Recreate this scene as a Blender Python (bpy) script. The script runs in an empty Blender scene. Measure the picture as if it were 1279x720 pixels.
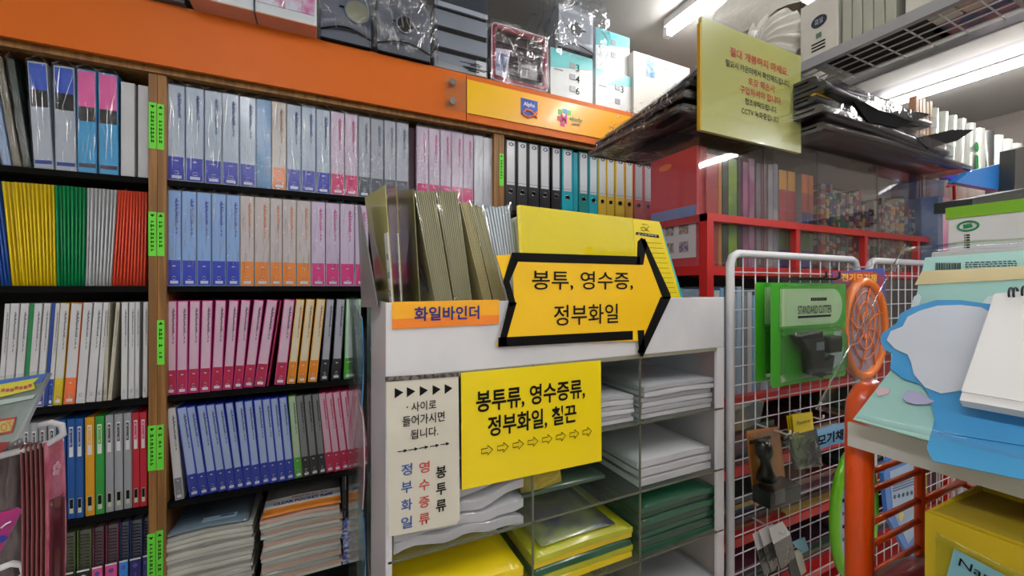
import bpy, math, random
from mathutils import Vector, Matrix, noise

C = bpy.context.scene.collection
random.seed(7)
# ------------------------------------------------------------------ camera, world, light, exposure
TH = math.radians(25.04)
SN, CS = math.sin(TH), math.cos(TH)
EYE = 1.5
F = 500.0                     # focal length in pixels of the 1279 px wide frame
cam_d = bpy.data.cameras.new('camera')
cam_d.sensor_width = 36.0
cam_d.lens = F / 1279.0 * 36.0
cam_d.shift_y = -2.0 / 1279.0
cam_d.clip_start = 0.02
cam = bpy.data.objects.new('camera', cam_d)
cam.location = (0, 0, EYE)
cam.rotation_euler = (math.pi / 2, 0, -TH)
C.objects.link(cam)
sc = bpy.context.scene
sc.camera = cam
wd = bpy.data.worlds.new('world'); sc.world = wd; wd.use_nodes = True
wd.node_tree.nodes['Background'].inputs[0].default_value = (0.8, 0.9, 1.0, 1)
wd.node_tree.nodes['Background'].inputs[1].default_value = 0.3
sc.view_settings.view_transform = 'Standard'
sc.view_settings.look = 'None'
sc.view_settings.gamma = 1.0
sc.view_settings.use_curve_mapping = False
sc.view_settings.exposure = 0.25
LAMP = 50.0
try:
    sc.cycles.transparent_max_bounces = 32
    sc.cycles.max_bounces = 8
except Exception:
    pass

# ------------------------------------------------------------------ projection helper: a pixel of the photo onto a real plane of the room
def P(x, y, V=None, U=None, H=None):
    a = (x - 640.0) / F
    d = Vector((a * CS + SN, CS - a * SN, (358.0 - y) / F))
    if V is not None: t = V / d.y
    elif U is not None: t = U / d.x
    else: t = H / d.z
    return Vector((d.x * t, d.y * t, EYE + d.z * t))
def UX(x, V): return P(x, 358, V=V).x
def PN(x, y, o, n):
    a = (x - 640.0) / F
    d = Vector((a * CS + SN, CS - a * SN, (358.0 - y) / F))
    c0 = Vector((0, 0, EYE))
    return c0 + d * ((o - c0).dot(n) / d.dot(n))

# ------------------------------------------------------------------ materials
def lin(c):
    r = []
    for v in c[:3]:
        v = v / 255.0
        r.append(v / 12.92 if v <= 0.04045 else ((v + 0.055) / 1.055) ** 2.4)
    return (r[0], r[1], r[2], 1.0)
MATS = {}
def nd(nt, t, **k):
    n = nt.nodes.new(t)
    for a, b in k.items(): setattr(n, a, b)
    return n
def coords(nt, rnd=True):
    tc = nd(nt, 'ShaderNodeTexCoord')
    if not rnd: return tc.outputs['Object']
    oi = nd(nt, 'ShaderNodeObjectInfo')
    mu = nd(nt, 'ShaderNodeMath', operation='MULTIPLY'); mu.inputs[1].default_value = 37.0
    nt.links.new(oi.outputs['Random'], mu.inputs[0])
    va = nd(nt, 'ShaderNodeVectorMath', operation='ADD')
    nt.links.new(tc.outputs['Object'], va.inputs[0]); nt.links.new(mu.outputs[0], va.inputs[1])
    return va.outputs[0]
def M(key, col=(200, 200, 200), rough=0.5, metal=0.0, coat=0.0, bump=0.0, bscale=60.0, var=0.06, vscale=12.0, stretch=(1, 1, 1), spec=0.5, col2=None, mixscale=None):
    if key in MATS: return MATS[key]
    m = bpy.data.materials.new(key); m.use_nodes = True
    nt = m.node_tree; b = nt.nodes['Principled BSDF']
    b.inputs['Roughness'].default_value = rough
    b.inputs['Metallic'].default_value = metal
    b.inputs['Specular IOR Level'].default_value = spec
    b.inputs['Coat Weight'].default_value = coat
    b.inputs['Coat Roughness'].default_value = 0.12
    co = coords(nt)
    mp = nd(nt, 'ShaderNodeMapping'); mp.inputs['Scale'].default_value = stretch
    nt.links.new(co, mp.inputs[0])
    nz = nd(nt, 'ShaderNodeTexNoise'); nz.inputs['Scale'].default_value = mixscale or vscale; nz.inputs['Detail'].default_value = 4
    nt.links.new(mp.outputs[0], nz.inputs['Vector'])
    mx = nd(nt, 'ShaderNodeMix', data_type='RGBA')
    c = lin(col)
    if col2: ca, cb = c, lin(col2)
    else:
        ca = tuple(max(0, v * (1 - var * 2)) for v in c[:3]) + (1,); cb = tuple(min(1, v * (1 + var * 2)) for v in c[:3]) + (1,)
    mx.inputs[6].default_value = ca; mx.inputs[7].default_value = cb
    if col2:
        rp = nd(nt, 'ShaderNodeValToRGB'); rp.color_ramp.elements[0].position = 0.42; rp.color_ramp.elements[1].position = 0.58
        nt.links.new(nz.outputs['Fac'], rp.inputs[0]); nt.links.new(rp.outputs[0], mx.inputs[0])
    else: nt.links.new(nz.outputs['Fac'], mx.inputs[0])
    nt.links.new(mx.outputs[2], b.inputs['Base Color'])
    if bump:
        n2 = nd(nt, 'ShaderNodeTexNoise'); n2.inputs['Scale'].default_value = bscale; n2.inputs['Detail'].default_value = 3
        nt.links.new(mp.outputs[0], n2.inputs['Vector'])
        bp = nd(nt, 'ShaderNodeBump'); bp.inputs['Strength'].default_value = bump; bp.inputs['Distance'].default_value = 0.01
        nt.links.new(n2.outputs['Fac'], bp.inputs['Height'])
        if coat: nt.links.new(bp.outputs[0], b.inputs['Coat Normal'])
        nt.links.new(bp.outputs[0], b.inputs['Normal'])
    MATS[key] = m
    return m
def film(key, tint=(250, 252, 255), refl=1.6, base=0.03, bump=0.6, scale=30.0, stretch=(1, 1, 0.35), rough=0.12, milk=0.0, milkcol=(220, 225, 230), ior=1.5, dist=.006):
    if key in MATS: return MATS[key]
    m = bpy.data.materials.new(key); m.use_nodes = True
    nt = m.node_tree; nt.nodes.clear()
    out = nd(nt, 'ShaderNodeOutputMaterial')
    tr = nd(nt, 'ShaderNodeBsdfTransparent'); tr.inputs[0].default_value = lin(tint)
    gl = nd(nt, 'ShaderNodeBsdfAnisotropic') if False else nd(nt, 'ShaderNodeBsdfGlossy')
    gl.inputs['Roughness'].default_value = rough
    mix = nd(nt, 'ShaderNodeMixShader')
    lw = nd(nt, 'ShaderNodeLayerWeight'); lw.inputs[0].default_value = 0.5
    fr = nd(nt, 'ShaderNodeMath', operation='POWER'); fr.inputs[1].default_value = 4.0
    nt.links.new(lw.outputs['Facing'], fr.inputs[0])
    ma = nd(nt, 'ShaderNodeMath', operation='MULTIPLY_ADD'); ma.inputs[1].default_value = refl * .6; ma.inputs[2].default_value = base + .004; ma.use_clamp = True
    nt.links.new(fr.outputs[0], ma.inputs[0])
    if bump:
        co = coords(nt)
        mp = nd(nt, 'ShaderNodeMapping'); mp.inputs['Scale'].default_value = stretch
        nt.links.new(co, mp.inputs[0])
        nz = nd(nt, 'ShaderNodeTexNoise'); nz.inputs['Scale'].default_value = scale; nz.inputs['Detail'].default_value = 3; nz.inputs['Distortion'].default_value = 1.2
        nt.links.new(mp.outputs[0], nz.inputs['Vector'])
        bp = nd(nt, 'ShaderNodeBump'); bp.inputs['Strength'].default_value = 1.0; bp.inputs['Distance'].default_value = bump * dist
        nt.links.new(nz.outputs['Fac'], bp.inputs['Height'])
        nt.links.new(bp.outputs[0], gl.inputs['Normal']); nt.links.new(bp.outputs[0], lw.inputs['Normal'])
    nt.links.new(ma.outputs[0], mix.inputs[0])
    src = tr
    if milk:
        df = nd(nt, 'ShaderNodeBsdfDiffuse'); df.inputs[0].default_value = lin(milkcol)
        m2 = nd(nt, 'ShaderNodeMixShader'); m2.inputs[0].default_value = milk
        nt.links.new(tr.outputs[0], m2.inputs[1]); nt.links.new(df.outputs[0], m2.inputs[2]); src = m2
    nt.links.new(src.outputs[0], mix.inputs[1]); nt.links.new(gl.outputs[0], mix.inputs[2])
    nt.links.new(mix.outputs[0], out.inputs[0])
    MATS[key] = m
    return m
def wood(key, c1, c2):
    m = M(key, c1, 0.45, bump=0.15, bscale=40, stretch=(30, 30, 1.2), col2=c2, mixscale=2.5)
    return m
def stripes(key, cols, axis=0, scale=40.0, rough=0.4, coat=0.3, seed=0):
    """printed paper: bands of flat ink along one axis"""
    if key in MATS: return MATS[key]
    m = bpy.data.materials.new(key); m.use_nodes = True
    nt = m.node_tree; b = nt.nodes['Principled BSDF']
    b.inputs['Roughness'].default_value = rough; b.inputs['Coat Weight'].default_value = coat
    co = coords(nt)
    mp = nd(nt, 'ShaderNodeMapping'); s = [scale * .25] * 3; s[axis] = scale; mp.inputs['Scale'].default_value = s
    nt.links.new(co, mp.inputs[0])
    vo = nd(nt, 'ShaderNodeTexVoronoi', distance='CHEBYCHEV'); vo.inputs['Scale'].default_value = 1.0
    nt.links.new(mp.outputs[0], vo.inputs['Vector'])
    sp = nd(nt, 'ShaderNodeSeparateColor'); nt.links.new(vo.outputs['Color'], sp.inputs[0])
    rp = nd(nt, 'ShaderNodeValToRGB'); rp.color_ramp.interpolation = 'CONSTANT'
    el = rp.color_ramp.elements
    while len(el) < len(cols): el.new(0.5)
    for i, c in enumerate(cols):
        el[i].position = i / len(cols); el[i].color = lin(c)
    nt.links.new(sp.outputs[0], rp.inputs[0]); nt.links.new(rp.outputs[0], b.inputs['Base Color'])
    MATS[key] = m
    return m
def emit(key, col, st):
    m = bpy.data.materials.new(key); m.use_nodes = True
    nt = m.node_tree; nt.nodes.clear()
    out = nd(nt, 'ShaderNodeOutputMaterial'); e = nd(nt, 'ShaderNodeEmission')
    e.inputs[0].default_value = lin(col); e.inputs[1].default_value = st
    nt.links.new(e.outputs[0], out.inputs[0]); MATS[key] = m
    return m

# ------------------------------------------------------------------ mesh builder
class MB:
    def __init__(s): s.v = []; s.f = []; s.m = []; s.sm = []
    def face(s, pts, m=0, sm=False):
        i = len(s.v); s.v += [Vector(p) for p in pts]; s.f.append(tuple(range(i, i + len(pts)))); s.m.append(m); s.sm.append(sm)
    def hexa(s, p, m=0, fm=None):
        """8 corners: bottom ring 0-3, top ring 4-7; fm: material per face (bottom, top, 0-1, 1-2, 2-3, 3-0)"""
        i = len(s.v); s.v += [Vector(q) for q in p]
        fs = [(3, 2, 1, 0), (4, 5, 6, 7), (0, 1, 5, 4), (1, 2, 6, 5), (2, 3, 7, 6), (3, 0, 4, 7)]
        for k, f in enumerate(fs):
            s.f.append(tuple(i + q for q in f)); s.m.append(fm[k] if fm else m); s.sm.append(False)
        return s
    def box(s, x0, x1, y0, y1, z0, z1, m=0, fm=None):
        return s.hexa([(x0, y0, z0), (x1, y0, z0), (x1, y1, z0), (x0, y1, z0), (x0, y0, z1), (x1, y0, z1), (x1, y1, z1), (x0, y1, z1)], m, fm)
    def prism(s, pts, off, m=0, me=None):
        n = len(pts); i = len(s.v); off = Vector(off)
        s.v += [Vector(p) for p in pts] + [Vector(p) + off for p in pts]
        s.f.append(tuple(range(i, i + n))); s.m.append(m); s.sm.append(False)
        s.f.append(tuple(range(i + 2 * n - 1, i + n - 1, -1))); s.m.append(m); s.sm.append(False)
        for k in range(n):
            j = (k + 1) % n
            s.f.append((i + k, i + n + k, i + n + j, i + j)); s.m.append(m if me is None else me); s.sm.append(False)
        return s
    def tube(s, pts, r, n=8, m=0, closed=False):
        pts = [Vector(p) for p in pts]; N = len(pts); rings = []
        up = None
        for k in range(N):
            a = pts[(k - 1) % N] if (closed or k > 0) else pts[k]
            b = pts[(k + 1) % N] if (closed or k < N - 1) else pts[k]
            t = (b - a).normalized()
            if up is None:
                up = Vector((0, 0, 1)) if abs(t.z) < 0.9 else Vector((1, 0, 0))
            x = t.cross(up); 
            if x.length < 1e-5: x = t.cross(Vector((0.3, 0.8, 0.5)))
            x.normalize(); y = x.cross(t).normalized(); up = y
            rk = r[k] if isinstance(r, (list, tuple)) else r
            i = len(s.v)
            s.v += [pts[k] + x * (rk * math.cos(2 * math.pi * q / n)) + y * (rk * math.sin(2 * math.pi * q / n)) for q in range(n)]
            rings.append(i)
        for k in range(N if closed else N - 1):
            a = rings[k]; b = rings[(k + 1) % N]
            for q in range(n):
                q2 = (q + 1) % n
                s.f.append((a + q, a + q2, b + q2, b + q)); s.m.append(m); s.sm.append(True)
        if not closed:
            s.f.append(tuple(rings[0] + q for q in range(n - 1, -1, -1))); s.m.append(m); s.sm.append(False)
            s.f.append(tuple(rings[-1] + q for q in range(n))); s.m.append(m); s.sm.append(False)
        return s
    def disc(s, c, n_, r, t, n=24, m=0, r2=None):
        c = Vector(c); n_ = Vector(n_).normalized(); x = n_.orthogonal().normalized()
        if abs(n_.z) < .9: x = n_.cross(Vector((0, 0, 1))).normalized()
        y = n_.cross(x); r2 = r2 or r
        s.prism([c + x * (r * math.cos(2 * math.pi * k / n)) + y * (r2 * math.sin(2 * math.pi * k / n)) for k in range(n)], n_ * t, m)
        return s
    def grid(s, fn, nu, nv, m=0, sm=True):
        i = len(s.v)
        for a in range(nu + 1):
            for b in range(nv + 1): s.v.append(Vector(fn(a / nu, b / nv)))
        for a in range(nu):
            for b in range(nv):
                q = i + a * (nv + 1) + b
                s.f.append((q, q + nv + 1, q + nv + 2, q + 1)); s.m.append(m); s.sm.append(sm)
        return s
    def slab(s, fn, nu, nv, th, m=0, me=None, sm=True):
        """wavy sheet of thickness th (thickness direction from th vector)"""
        th = Vector(th); i = len(s.v)
        for lay in (0, 1):
            for a in range(nu + 1):
                for b in range(nv + 1): s.v.append(Vector(fn(a / nu, b / nv)) + th * lay)
        L = (nu + 1) * (nv + 1); idx = lambda a, b, l: i + l * L + a * (nv + 1) + b
        for a in range(nu):
            for b in range(nv):
                s.f.append((idx(a, b, 0), idx(a, b + 1, 0), idx(a + 1, b + 1, 0), idx(a + 1, b, 0))); s.m.append(m); s.sm.append(sm)
                s.f.append((idx(a, b, 1), idx(a + 1, b, 1), idx(a + 1, b + 1, 1), idx(a, b + 1, 1))); s.m.append(m); s.sm.append(sm)
        e = m if me is None else me
        for a in range(nu):
            for b in (0, nv):
                s.f.append((idx(a, b, 0), idx(a + 1, b, 0), idx(a + 1, b, 1), idx(a, b, 1))); s.m.append(e); s.sm.append(False)
        for b in range(nv):
            for a in (0, nu):
                s.f.append((idx(a, b, 0), idx(a, b + 1, 0), idx(a, b + 1, 1), idx(a, b, 1))); s.m.append(e); s.sm.append(False)
        return s
    def crumple(s, x0, x1, y0, y1, z0, z1, n=7, amp=0.01, seed=0, m=0, fr=9.0, sm=True):
        """a loose film bag around a box"""
        c = Vector(((x0 + x1) / 2, (y0 + y1) / 2, (z0 + z1) / 2)); sd = Vector((seed * 3.1, seed * 1.7, seed))
        def dp(p):
            p = Vector(p); q = noise.noise_vector(p * fr + sd) * amp * 1.5
            return p + q + (p - c).normalized() * amp * 0.6
        F_ = [lambda a, b: dp((x0 + (x1 - x0) * a, y0, z0 + (z1 - z0) * b)), lambda a, b: dp((x1 - (x1 - x0) * a, y1, z0 + (z1 - z0) * b)),
              lambda a, b: dp((x0, y1 - (y1 - y0) * a, z0 + (z1 - z0) * b)), lambda a, b: dp((x1, y0 + (y1 - y0) * a, z0 + (z1 - z0) * b)),
              lambda a, b: dp((x0 + (x1 - x0) * a, y0 + (y1 - y0) * b, z1))]
        for f in F_: s.grid(f, n, n, m, sm)
        return s
    def folds(s, org, ex, ez, n, W, H, seed=0, rw=.0012, long=(.15, .5), vert=.8, m=0, out=None):
        """raised crease lines of a film sheet: narrow half-round ribs wandering over the plane org + ex*[0,W] + ez*[0,H]"""
        r = random.Random(seed); ex = Vector(ex); ez = Vector(ez); nn = out or -Vector((0, 1, 0))
        for _ in range(n):
            L = r.uniform(*long) * H; an = r.gauss(math.pi / 2, .22) if r.random() < vert else r.uniform(0, math.pi)
            a, b = r.uniform(.06, .94) * W, r.uniform(.02, .98) * H; w = rw * r.uniform(.4, 1.5); k = 7; dx = math.cos(an); dz = math.sin(an); cu = r.uniform(-1.6, 1.6)
            i = len(s.v); st = L / k; cnt_ = 0
            for q in range(k + 1):
                if not (0.02 * W < a < .98 * W and 0.01 * H < b < .99 * H): break
                f = math.sin(math.pi * (q + .3) / (k + .6)); c = org + ex * a + ez * b
                t = (ex.normalized() * dx * ex.length + ez * dz); sx = ex * (w * f * abs(dz) / max(ex.length, 1e-6) * (1 if ex.length == 1 else 1)); sz = ez * (-w * f * dx * .6)
                d = sx + sz
                s.v += [c - d, c - d * .5 + nn * (w * f * .7), c + d * .5 + nn * (w * f * .7), c + d]; cnt_ += 1
                a += dx * st; b += dz * st; an2 = math.atan2(dz, dx) + cu * .12 + r.uniform(-.12, .12); dx, dz = math.cos(an2), math.sin(an2)
            for q in range(cnt_ - 1):
                for e in range(3):
                    s.f.append((i + q * 4 + e, i + q * 4 + e + 1, i + q * 4 + e + 5, i + q * 4 + e + 4)); s.m.append(m); s.sm.append(True)
        return s
    def mesh(s, name, mats):
        me = bpy.data.meshes.new(name)
        me.from_pydata([tuple(v) for v in s.v], [], s.f)
        if not isinstance(mats, (list, tuple)): mats = [mats]
        for mt in mats: me.materials.append(mt)
        me.polygons.foreach_set('material_index', s.m)
        me.polygons.foreach_set('use_smooth', s.sm)
        me.update()
        return me
    def build(s, name, mats, parent=None, bevel=0.0):
        """coordinates are world coordinates when the parent is unrotated; they are stored relative to it"""
        if parent is not None:
            o = parent; off = Vector((0, 0, 0))
            while o is not None: off += o.location; o = o.parent
            s.v = [v - off for v in s.v]
        elif s.v:
            lo = Vector((sum(v.x for v in s.v) / len(s.v), sum(v.y for v in s.v) / len(s.v), min(v.z for v in s.v)))
            s.v = [v - lo for v in s.v]
        me = s.mesh(name, mats)
        ob = bpy.data.objects.new(name, me); C.objects.link(ob)
        if parent is not None: ob.parent = parent
        elif s.v: ob.location = lo
        if bevel:
            b = ob.modifiers.new('bevel', 'BEVEL'); b.width = bevel; b.segments = 2; b.limit_method = 'ANGLE'
        return ob
def ob_mesh(name, me, parent):
    o = bpy.data.objects.new(name, me); C.objects.link(o); o.parent = parent; return o
def tag(o, label=None, cat=None, group=None, kind=None):
    if label: o['label'] = label
    if cat: o['category'] = cat
    if group: o['group'] = group
    if kind: o['kind'] = kind
    return o
def thing(name, label, cat, loc=(0, 0, 0), group=None, rz=0):
    o = bpy.data.objects.new(name, None); C.objects.link(o); o.location = loc; o.rotation_euler = (0, 0, rz)
    o.empty_display_size = 0.02
    return tag(o, label, cat, group)
def struct(name, mb, m, bevel=0): return tag(mb.build(name, m, None, bevel), kind='structure')
ORD = ['first', 'second', 'third', 'fourth', 'fifth', 'sixth', 'seventh', 'eighth', 'ninth', 'tenth', 'eleventh', 'twelfth', 'thirteenth', 'fourteenth', 'fifteenth', 'sixteenth', 'seventeenth', 'eighteenth', 'nineteenth', 'twentieth']
TEXTS = []
def text(s, parent, o, ex, ey, mat, w=None, h=None, bold=0.0, name='lettering', vertical=False, depth=0.0003):
    """writing centred on world point o; ex, ey unit vectors of the reading and up directions; fitted to w x h at the end"""
    cu = bpy.data.curves.new(name, 'FONT'); cu.body = s; cu.align_x = 'CENTER'; cu.align_y = 'CENTER'
    cu.size = 1.0; cu.offset = bold; cu.extrude = 0.0; cu.resolution_u = 3
    cu.materials.append(mat)
    ob = bpy.data.objects.new(name, cu); C.objects.link(ob); ob.parent = parent
    ex = Vector(ex).normalized(); ey = Vector(ey).normalized(); ez = ex.cross(ey).normalized()
    TEXTS.append((ob, parent, Vector(o), ex, ey, ez, w, h, depth))
    return ob
def fit_texts():
    bpy.context.view_layer.update()
    for ob, parent, o, ex, ey, ez, w, h, depth in TEXTS:
        bb = [Vector(c) for c in ob.bound_box]
        x0, x1 = min(b.x for b in bb), max(b.x for b in bb); y0, y1 = min(b.y for b in bb), max(b.y for b in bb)
        sx = w / (x1 - x0) if w else None; sy = h / (y1 - y0) if h else None
        sx = sx or sy; sy = sy or sx
        R = Matrix((ex * sx, ey * sy, ez)).transposed().to_4x4()
        ctr = ex * ((x0 + x1) / 2 * sx) + ey * ((y0 + y1) / 2 * sy)
        W = Matrix.Translation(o - ctr + ez * depth) @ R
        me = bpy.data.meshes.new_from_object(ob)
        n = ob.name.split('.')[0]
        no = bpy.data.objects.new(n, me); C.objects.link(no); no.parent = parent
        no.matrix_basis = (parent.matrix_world.inverted() @ W) if parent else W
        bpy.data.objects.remove(ob)
EX, EY, EZ = Vector((1, 0, 0)), Vector((0, 1, 0)), Vector((0, 0, 1))
# ------------------------------------------------------------------ shared materials
WOOD = wood('oak_veneer', (158, 112, 56), (128, 88, 42))
ORANGE = M('orange_laminate', (212, 104, 24), 0.5, var=0.02, bump=0.02, bscale=8, spec=.3)
BLACK = M('black_board', (9, 9, 10), 0.8, spec=.15)
DARKBACK = M('dark_back', (20, 20, 22), 0.8)
GREENLAB = M('green_paper', (105, 225, 60), 0.6, var=0.01)
INK = M('black_ink', (14, 14, 17), 0.7, spec=.2)
REDINK = M('red_ink', (190, 45, 25), 0.5); BLUEINK = M('blue_ink', (25, 45, 140), 0.5)
WHITE = M('white_paper', (225, 226, 228), 0.5, var=0.02)
WPLAST = M('white_plastic', (222, 222, 226), 0.35, var=0.02)
CHROME = M('chrome', (200, 200, 205), 0.2, 1.0)
FILM = film('clear_film', refl=1.3, base=0.02, bump=0.8, scale=22, rough=0.09)
SLV = film('sleeve_film', refl=1.2, base=0.03, bump=0.9, scale=48, rough=0.07, stretch=(.05, 1, .30), dist=.007)
SLVC = film('sleeve_crinkled', refl=1.5, base=0.05, bump=1.0, scale=42, rough=0.07, stretch=(.06, 1, .38), milk=.0, dist=.011)
SEAL = film('sleeve_seal', refl=1.5, base=0.2, bump=0.5, scale=90, rough=0.15, milk=.15)
FILMC = film('crinkled_film', dist=.02, refl=1.6, base=0.11, bump=1.0, scale=22, rough=0.09, stretch=(1, 1, .5), milk=0.02)
ACRYL = film('clear_acrylic', tint=(247, 251, 248), refl=0.9, base=0.02, bump=0.0, rough=0.03, milk=0.03, milkcol=(200, 205, 200))
ACRYLE = M('acrylic_edge', (95, 98, 82), 0.3)
FROST = film('frosted_acrylic', tint=(244, 246, 245), refl=0.8, base=0.02, bump=0.0, rough=0.2, milk=0.5, milkcol=(205, 208, 208))
FOLD = film('film_fold', refl=1.0, base=0.46, bump=0.0, rough=0.22)
FOLDS = []
def fold_set():
    if not FOLDS:
        for k in range(6):
            mb = MB().folds(Vector((0, -.0052, .0)), (1, 0, 0), (0, 0, 1), 1, 1, 1, 0)
            mb = MB(); r = random.Random(50 + k)
            for j in range(9):
                x = r.uniform(-.42, .42); z = r.uniform(.02, .22); L = r.uniform(.03, .11); sl = r.uniform(-1.6, 1.6) if r.random() < .7 else r.uniform(-5, 5); w = r.uniform(.012, .04); i = len(mb.v); n_ = 7; cu = r.uniform(-30, 30)
                for q in range(n_ + 1):
                    t = q / n_; f = math.sin(math.pi * (t * .9 + .05)); xx = max(-.48, min(.48, x + sl * (L * t) + cu * (L * t) ** 2)); zz = z + L * t
                    mb.v += [Vector((xx - w * f, -.0046, zz)), Vector((xx - w * f * .4, -.0046 - .0009 * f, zz)), Vector((xx + w * f * .4, -.0046 - .0009 * f, zz)), Vector((xx + w * f, -.0046, zz))]
                for q in range(n_):
                    for e in range(3): mb.f.append((i + q * 4 + e, i + q * 4 + e + 1, i + q * 4 + e + 5, i + q * 4 + e + 4)); mb.m.append(0); mb.sm.append(True)
            FOLDS.append(mb.mesh('film_folds', FOLD))
    return FOLDS
EMIT = emit('tube_light', (255, 252, 248), LAMP)

# ------------------------------------------------------------------ structure
CEIL = EYE + 1.45
struct('floor', MB().box(-2.2, 5.2, -3, 2.1, -0.05, 0), M('vinyl_floor', (176, 172, 164), 0.4, var=0.05))
struct('ceiling', MB().box(-2.2, 5.2, -3, 2.1, CEIL, CEIL + .05), M('painted_ceiling', (164, 163, 160), 0.8, var=0.03, vscale=3, bump=0.2, bscale=250))
WALLM = M('painted_wall', (206, 205, 204), 0.7, var=0.02)
struct('wall_back', MB().box(-2.2, 5.2, 2.05, 2.1, 0, CEIL), M('taupe_wall', (150, 145, 138), .7))
struct('wall_left', MB().box(-2.25, -2.2, -3, 2.1, 0, CEIL), WALLM)
struct('wall_right', MB().box(5.2, 5.25, -3, 2.1, 0, CEIL), M('brown_grey_wall', (112, 106, 100), .7))
struct('wall_front', MB().box(-2.2, 5.2, -3.05, -3, 0, CEIL), WALLM)
HOUS = M('lamp_housing', (205, 203, 200), 0.4)
def tube_lamp(u, v0, v1, label, wide=0.0):
    t = thing('tube_lamp', label, 'ceiling lamp', (u, (v0 + v1) / 2, CEIL), 'fluorescent tube lamps on the ceiling')
    MB().box(u - .035, u + .035, v0, v1, CEIL - .04, CEIL).build('housing', HOUS, t)
    if wide: MB().prism([(u - wide, v0, CEIL), (u - .035, v0, CEIL - .03), (u - .035, v0, CEIL - .001)], (0, v1 - v0, 0)).build('lit_strip', M('lit_strip_grey', (140, 138, 146), .5), t)  # added wedge standing for the ceiling strip lit by the tube
    MB().tube([(u, v0 + .02, CEIL - .062), (u, v1 - .02, CEIL - .062)], 0.024, 12).build('tube', EMIT, t)
    for v in (v0, v1): MB().box(u - .02, u + .02, v - .01, v + .02, CEIL - .085, CEIL - .03).build('lamp_holder', HOUS, t)
for v0, v1, n in ((0.35, 1.62, 'short tube lamp over the bookcase boxes, behind the hanging yellow notice'), (-1.2, 0.1, 'tube lamp over the aisle, in line with the one above the bookcase boxes'), (-2.8, -1.5, 'rearmost tube lamp of the bookcase aisle')):
    tube_lamp(1.70, v0, v1, n)
tube_lamp(3.9, -0.6, 1.60, 'long bright tube lamp beside the hanging wire rack', 0.2)
tube_lamp(3.9, -2.9, -0.8, 'rear tube lamp in line with the long one by the wire rack')
tube_lamp(-0.55, -1.3, 0.55, 'tube lamp over the left part of the aisle')
tube_lamp(-0.55, -2.9, -1.5, 'rear tube lamp over the left part of the aisle')

# ------------------------------------------------------------------ bookcase
VF, VS = 1.66, 1.68
HR = {1: 0.351, 2: 0.0, 3: -0.362, 4: -0.714, 5: -1.07}
bc = thing('bookcase', 'tall oak-veneer bookcase with black shelves and orange fascia along the wall', 'bookcase', (0.5, 1.85, 0))
def part(name, mb, m, par, bevel=0, label=None):
    o = mb.build(name, m, par, bevel)
    if label: o['label'] = label
    return o
xs = [(UX(186, VF), UX(196.7, VF)), (UX(197.3, VF), UX(208, VF)), (UX(617.5, VF), UX(623.3, VF)), (UX(623.9, VF), UX(630.5, VF)), (-1.27, -1.25), (2.42, 2.44)]
ups = [part('upright', MB().box(a, b, VF, 2.03, 0, EYE + .70), WOOD, bc) for a, b in xs]
part('back_panel', MB().box(-1.25, 2.42, 2.0, 2.03, 0, EYE + .9), DARKBACK, bc)
bays = [(-1.25, xs[0][0]), (xs[1][1], xs[2][0]), (xs[3][1], 2.42)]
for bi, (a, b) in enumerate(bays):
    for r in (1, 2, 3, 4, 5):
        part('shelf_board', MB().box(a, b, VF + .01, 2.0, EYE + HR[r] - .018, EYE + HR[r]), BLACK, bc)
    part('base_board', MB().box(a, b, VF + .03, 2.0, 0, 0.09), BLACK, bc)
part('top_rail', MB().box(-1.27, 2.44, VF - .01, VF + .02, EYE + .688, EYE + .725), WOOD, bc)
part('top_board', MB().box(-1.27, 2.44, VF, 2.03, EYE + .70, EYE + .72), WOOD, bc)
part('upper_deck', MB().box(-1.27, 2.44, 1.64, 2.03, EYE + .885, EYE + .904), M('orange_edge', (204, 100, 24), 0.4), bc)
uj = UX(582.5, 1.63)
part('fascia_board', MB().box(-1.27, uj - .0015, 1.625, 1.64, EYE + .705, EYE + .905), ORANGE, bc)
f2 = part('fascia_board', MB().box(uj + .0015, 2.44, 1.625, 1.64, EYE + .705, EYE + .905), ORANGE, bc)
# fascia sign
YEL = M('golden_yellow_print', (246, 172, 18), 0.3, col2=(240, 196, 14), mixscale=1.2, coat=0.3)
u0 = UX(584, 1.62)
hz = lambda x, y, V: P(x, y, V=V).z
sg = thing('shop_sign', 'golden yellow shop sign strip with blue shield and colourful lettering on the orange fascia', 'sign', (u0 + .5, 1.62, EYE + .73))
part('sign_panel', MB().box(u0, 2.42, 1.620, 1.6245, hz(584, 141, 1.62), hz(584, 99, 1.62)), YEL, sg)
sh = P(651, 122, V=1.619); 
def onV(pts, V): return [P(x, y, V=V) for x, y in pts]
part('shield', MB().prism(onV([(651, 122), (672, 127), (672, 142), (669, 147), (660, 148), (651, 143)], 1.6196), (0, -.001, 0)), M('shield_blue', (25, 70, 175), 0.4), sg)
text('Alpha', sg, P(661.5, 131.5, V=1.6184), EX, EZ, WHITE, 0.058, 0.024, 0.02)
pts = [P(x, y, V=1.617) for x, y in [(672, 139), (667, 145), (660, 147), (655, 144), (654, 140), (658, 137), (664, 139), (669, 144), (671, 148)]]
part('fish_mark', MB().tube(pts, 0.0045, 6), M('fish_orange', (245, 120, 30), 0.4), sg)
text('M', sg, P(705, 148, V=1.6184), EX, EZ, M('mark_pink', (220, 50, 130), .4), 0.035, 0.045, 0.03)
text('elody', sg, P(720, 150, V=1.6184), EX, EZ, M('mark_yellow', (96, 130, 40), .4), 0.075, 0.026, 0.03)
text('LAND', sg, P(720, 155.5, V=1.6180), EX, EZ, M('mark_navy', (45, 45, 70), .4), 0.045, 0.013, 0.02)
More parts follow.
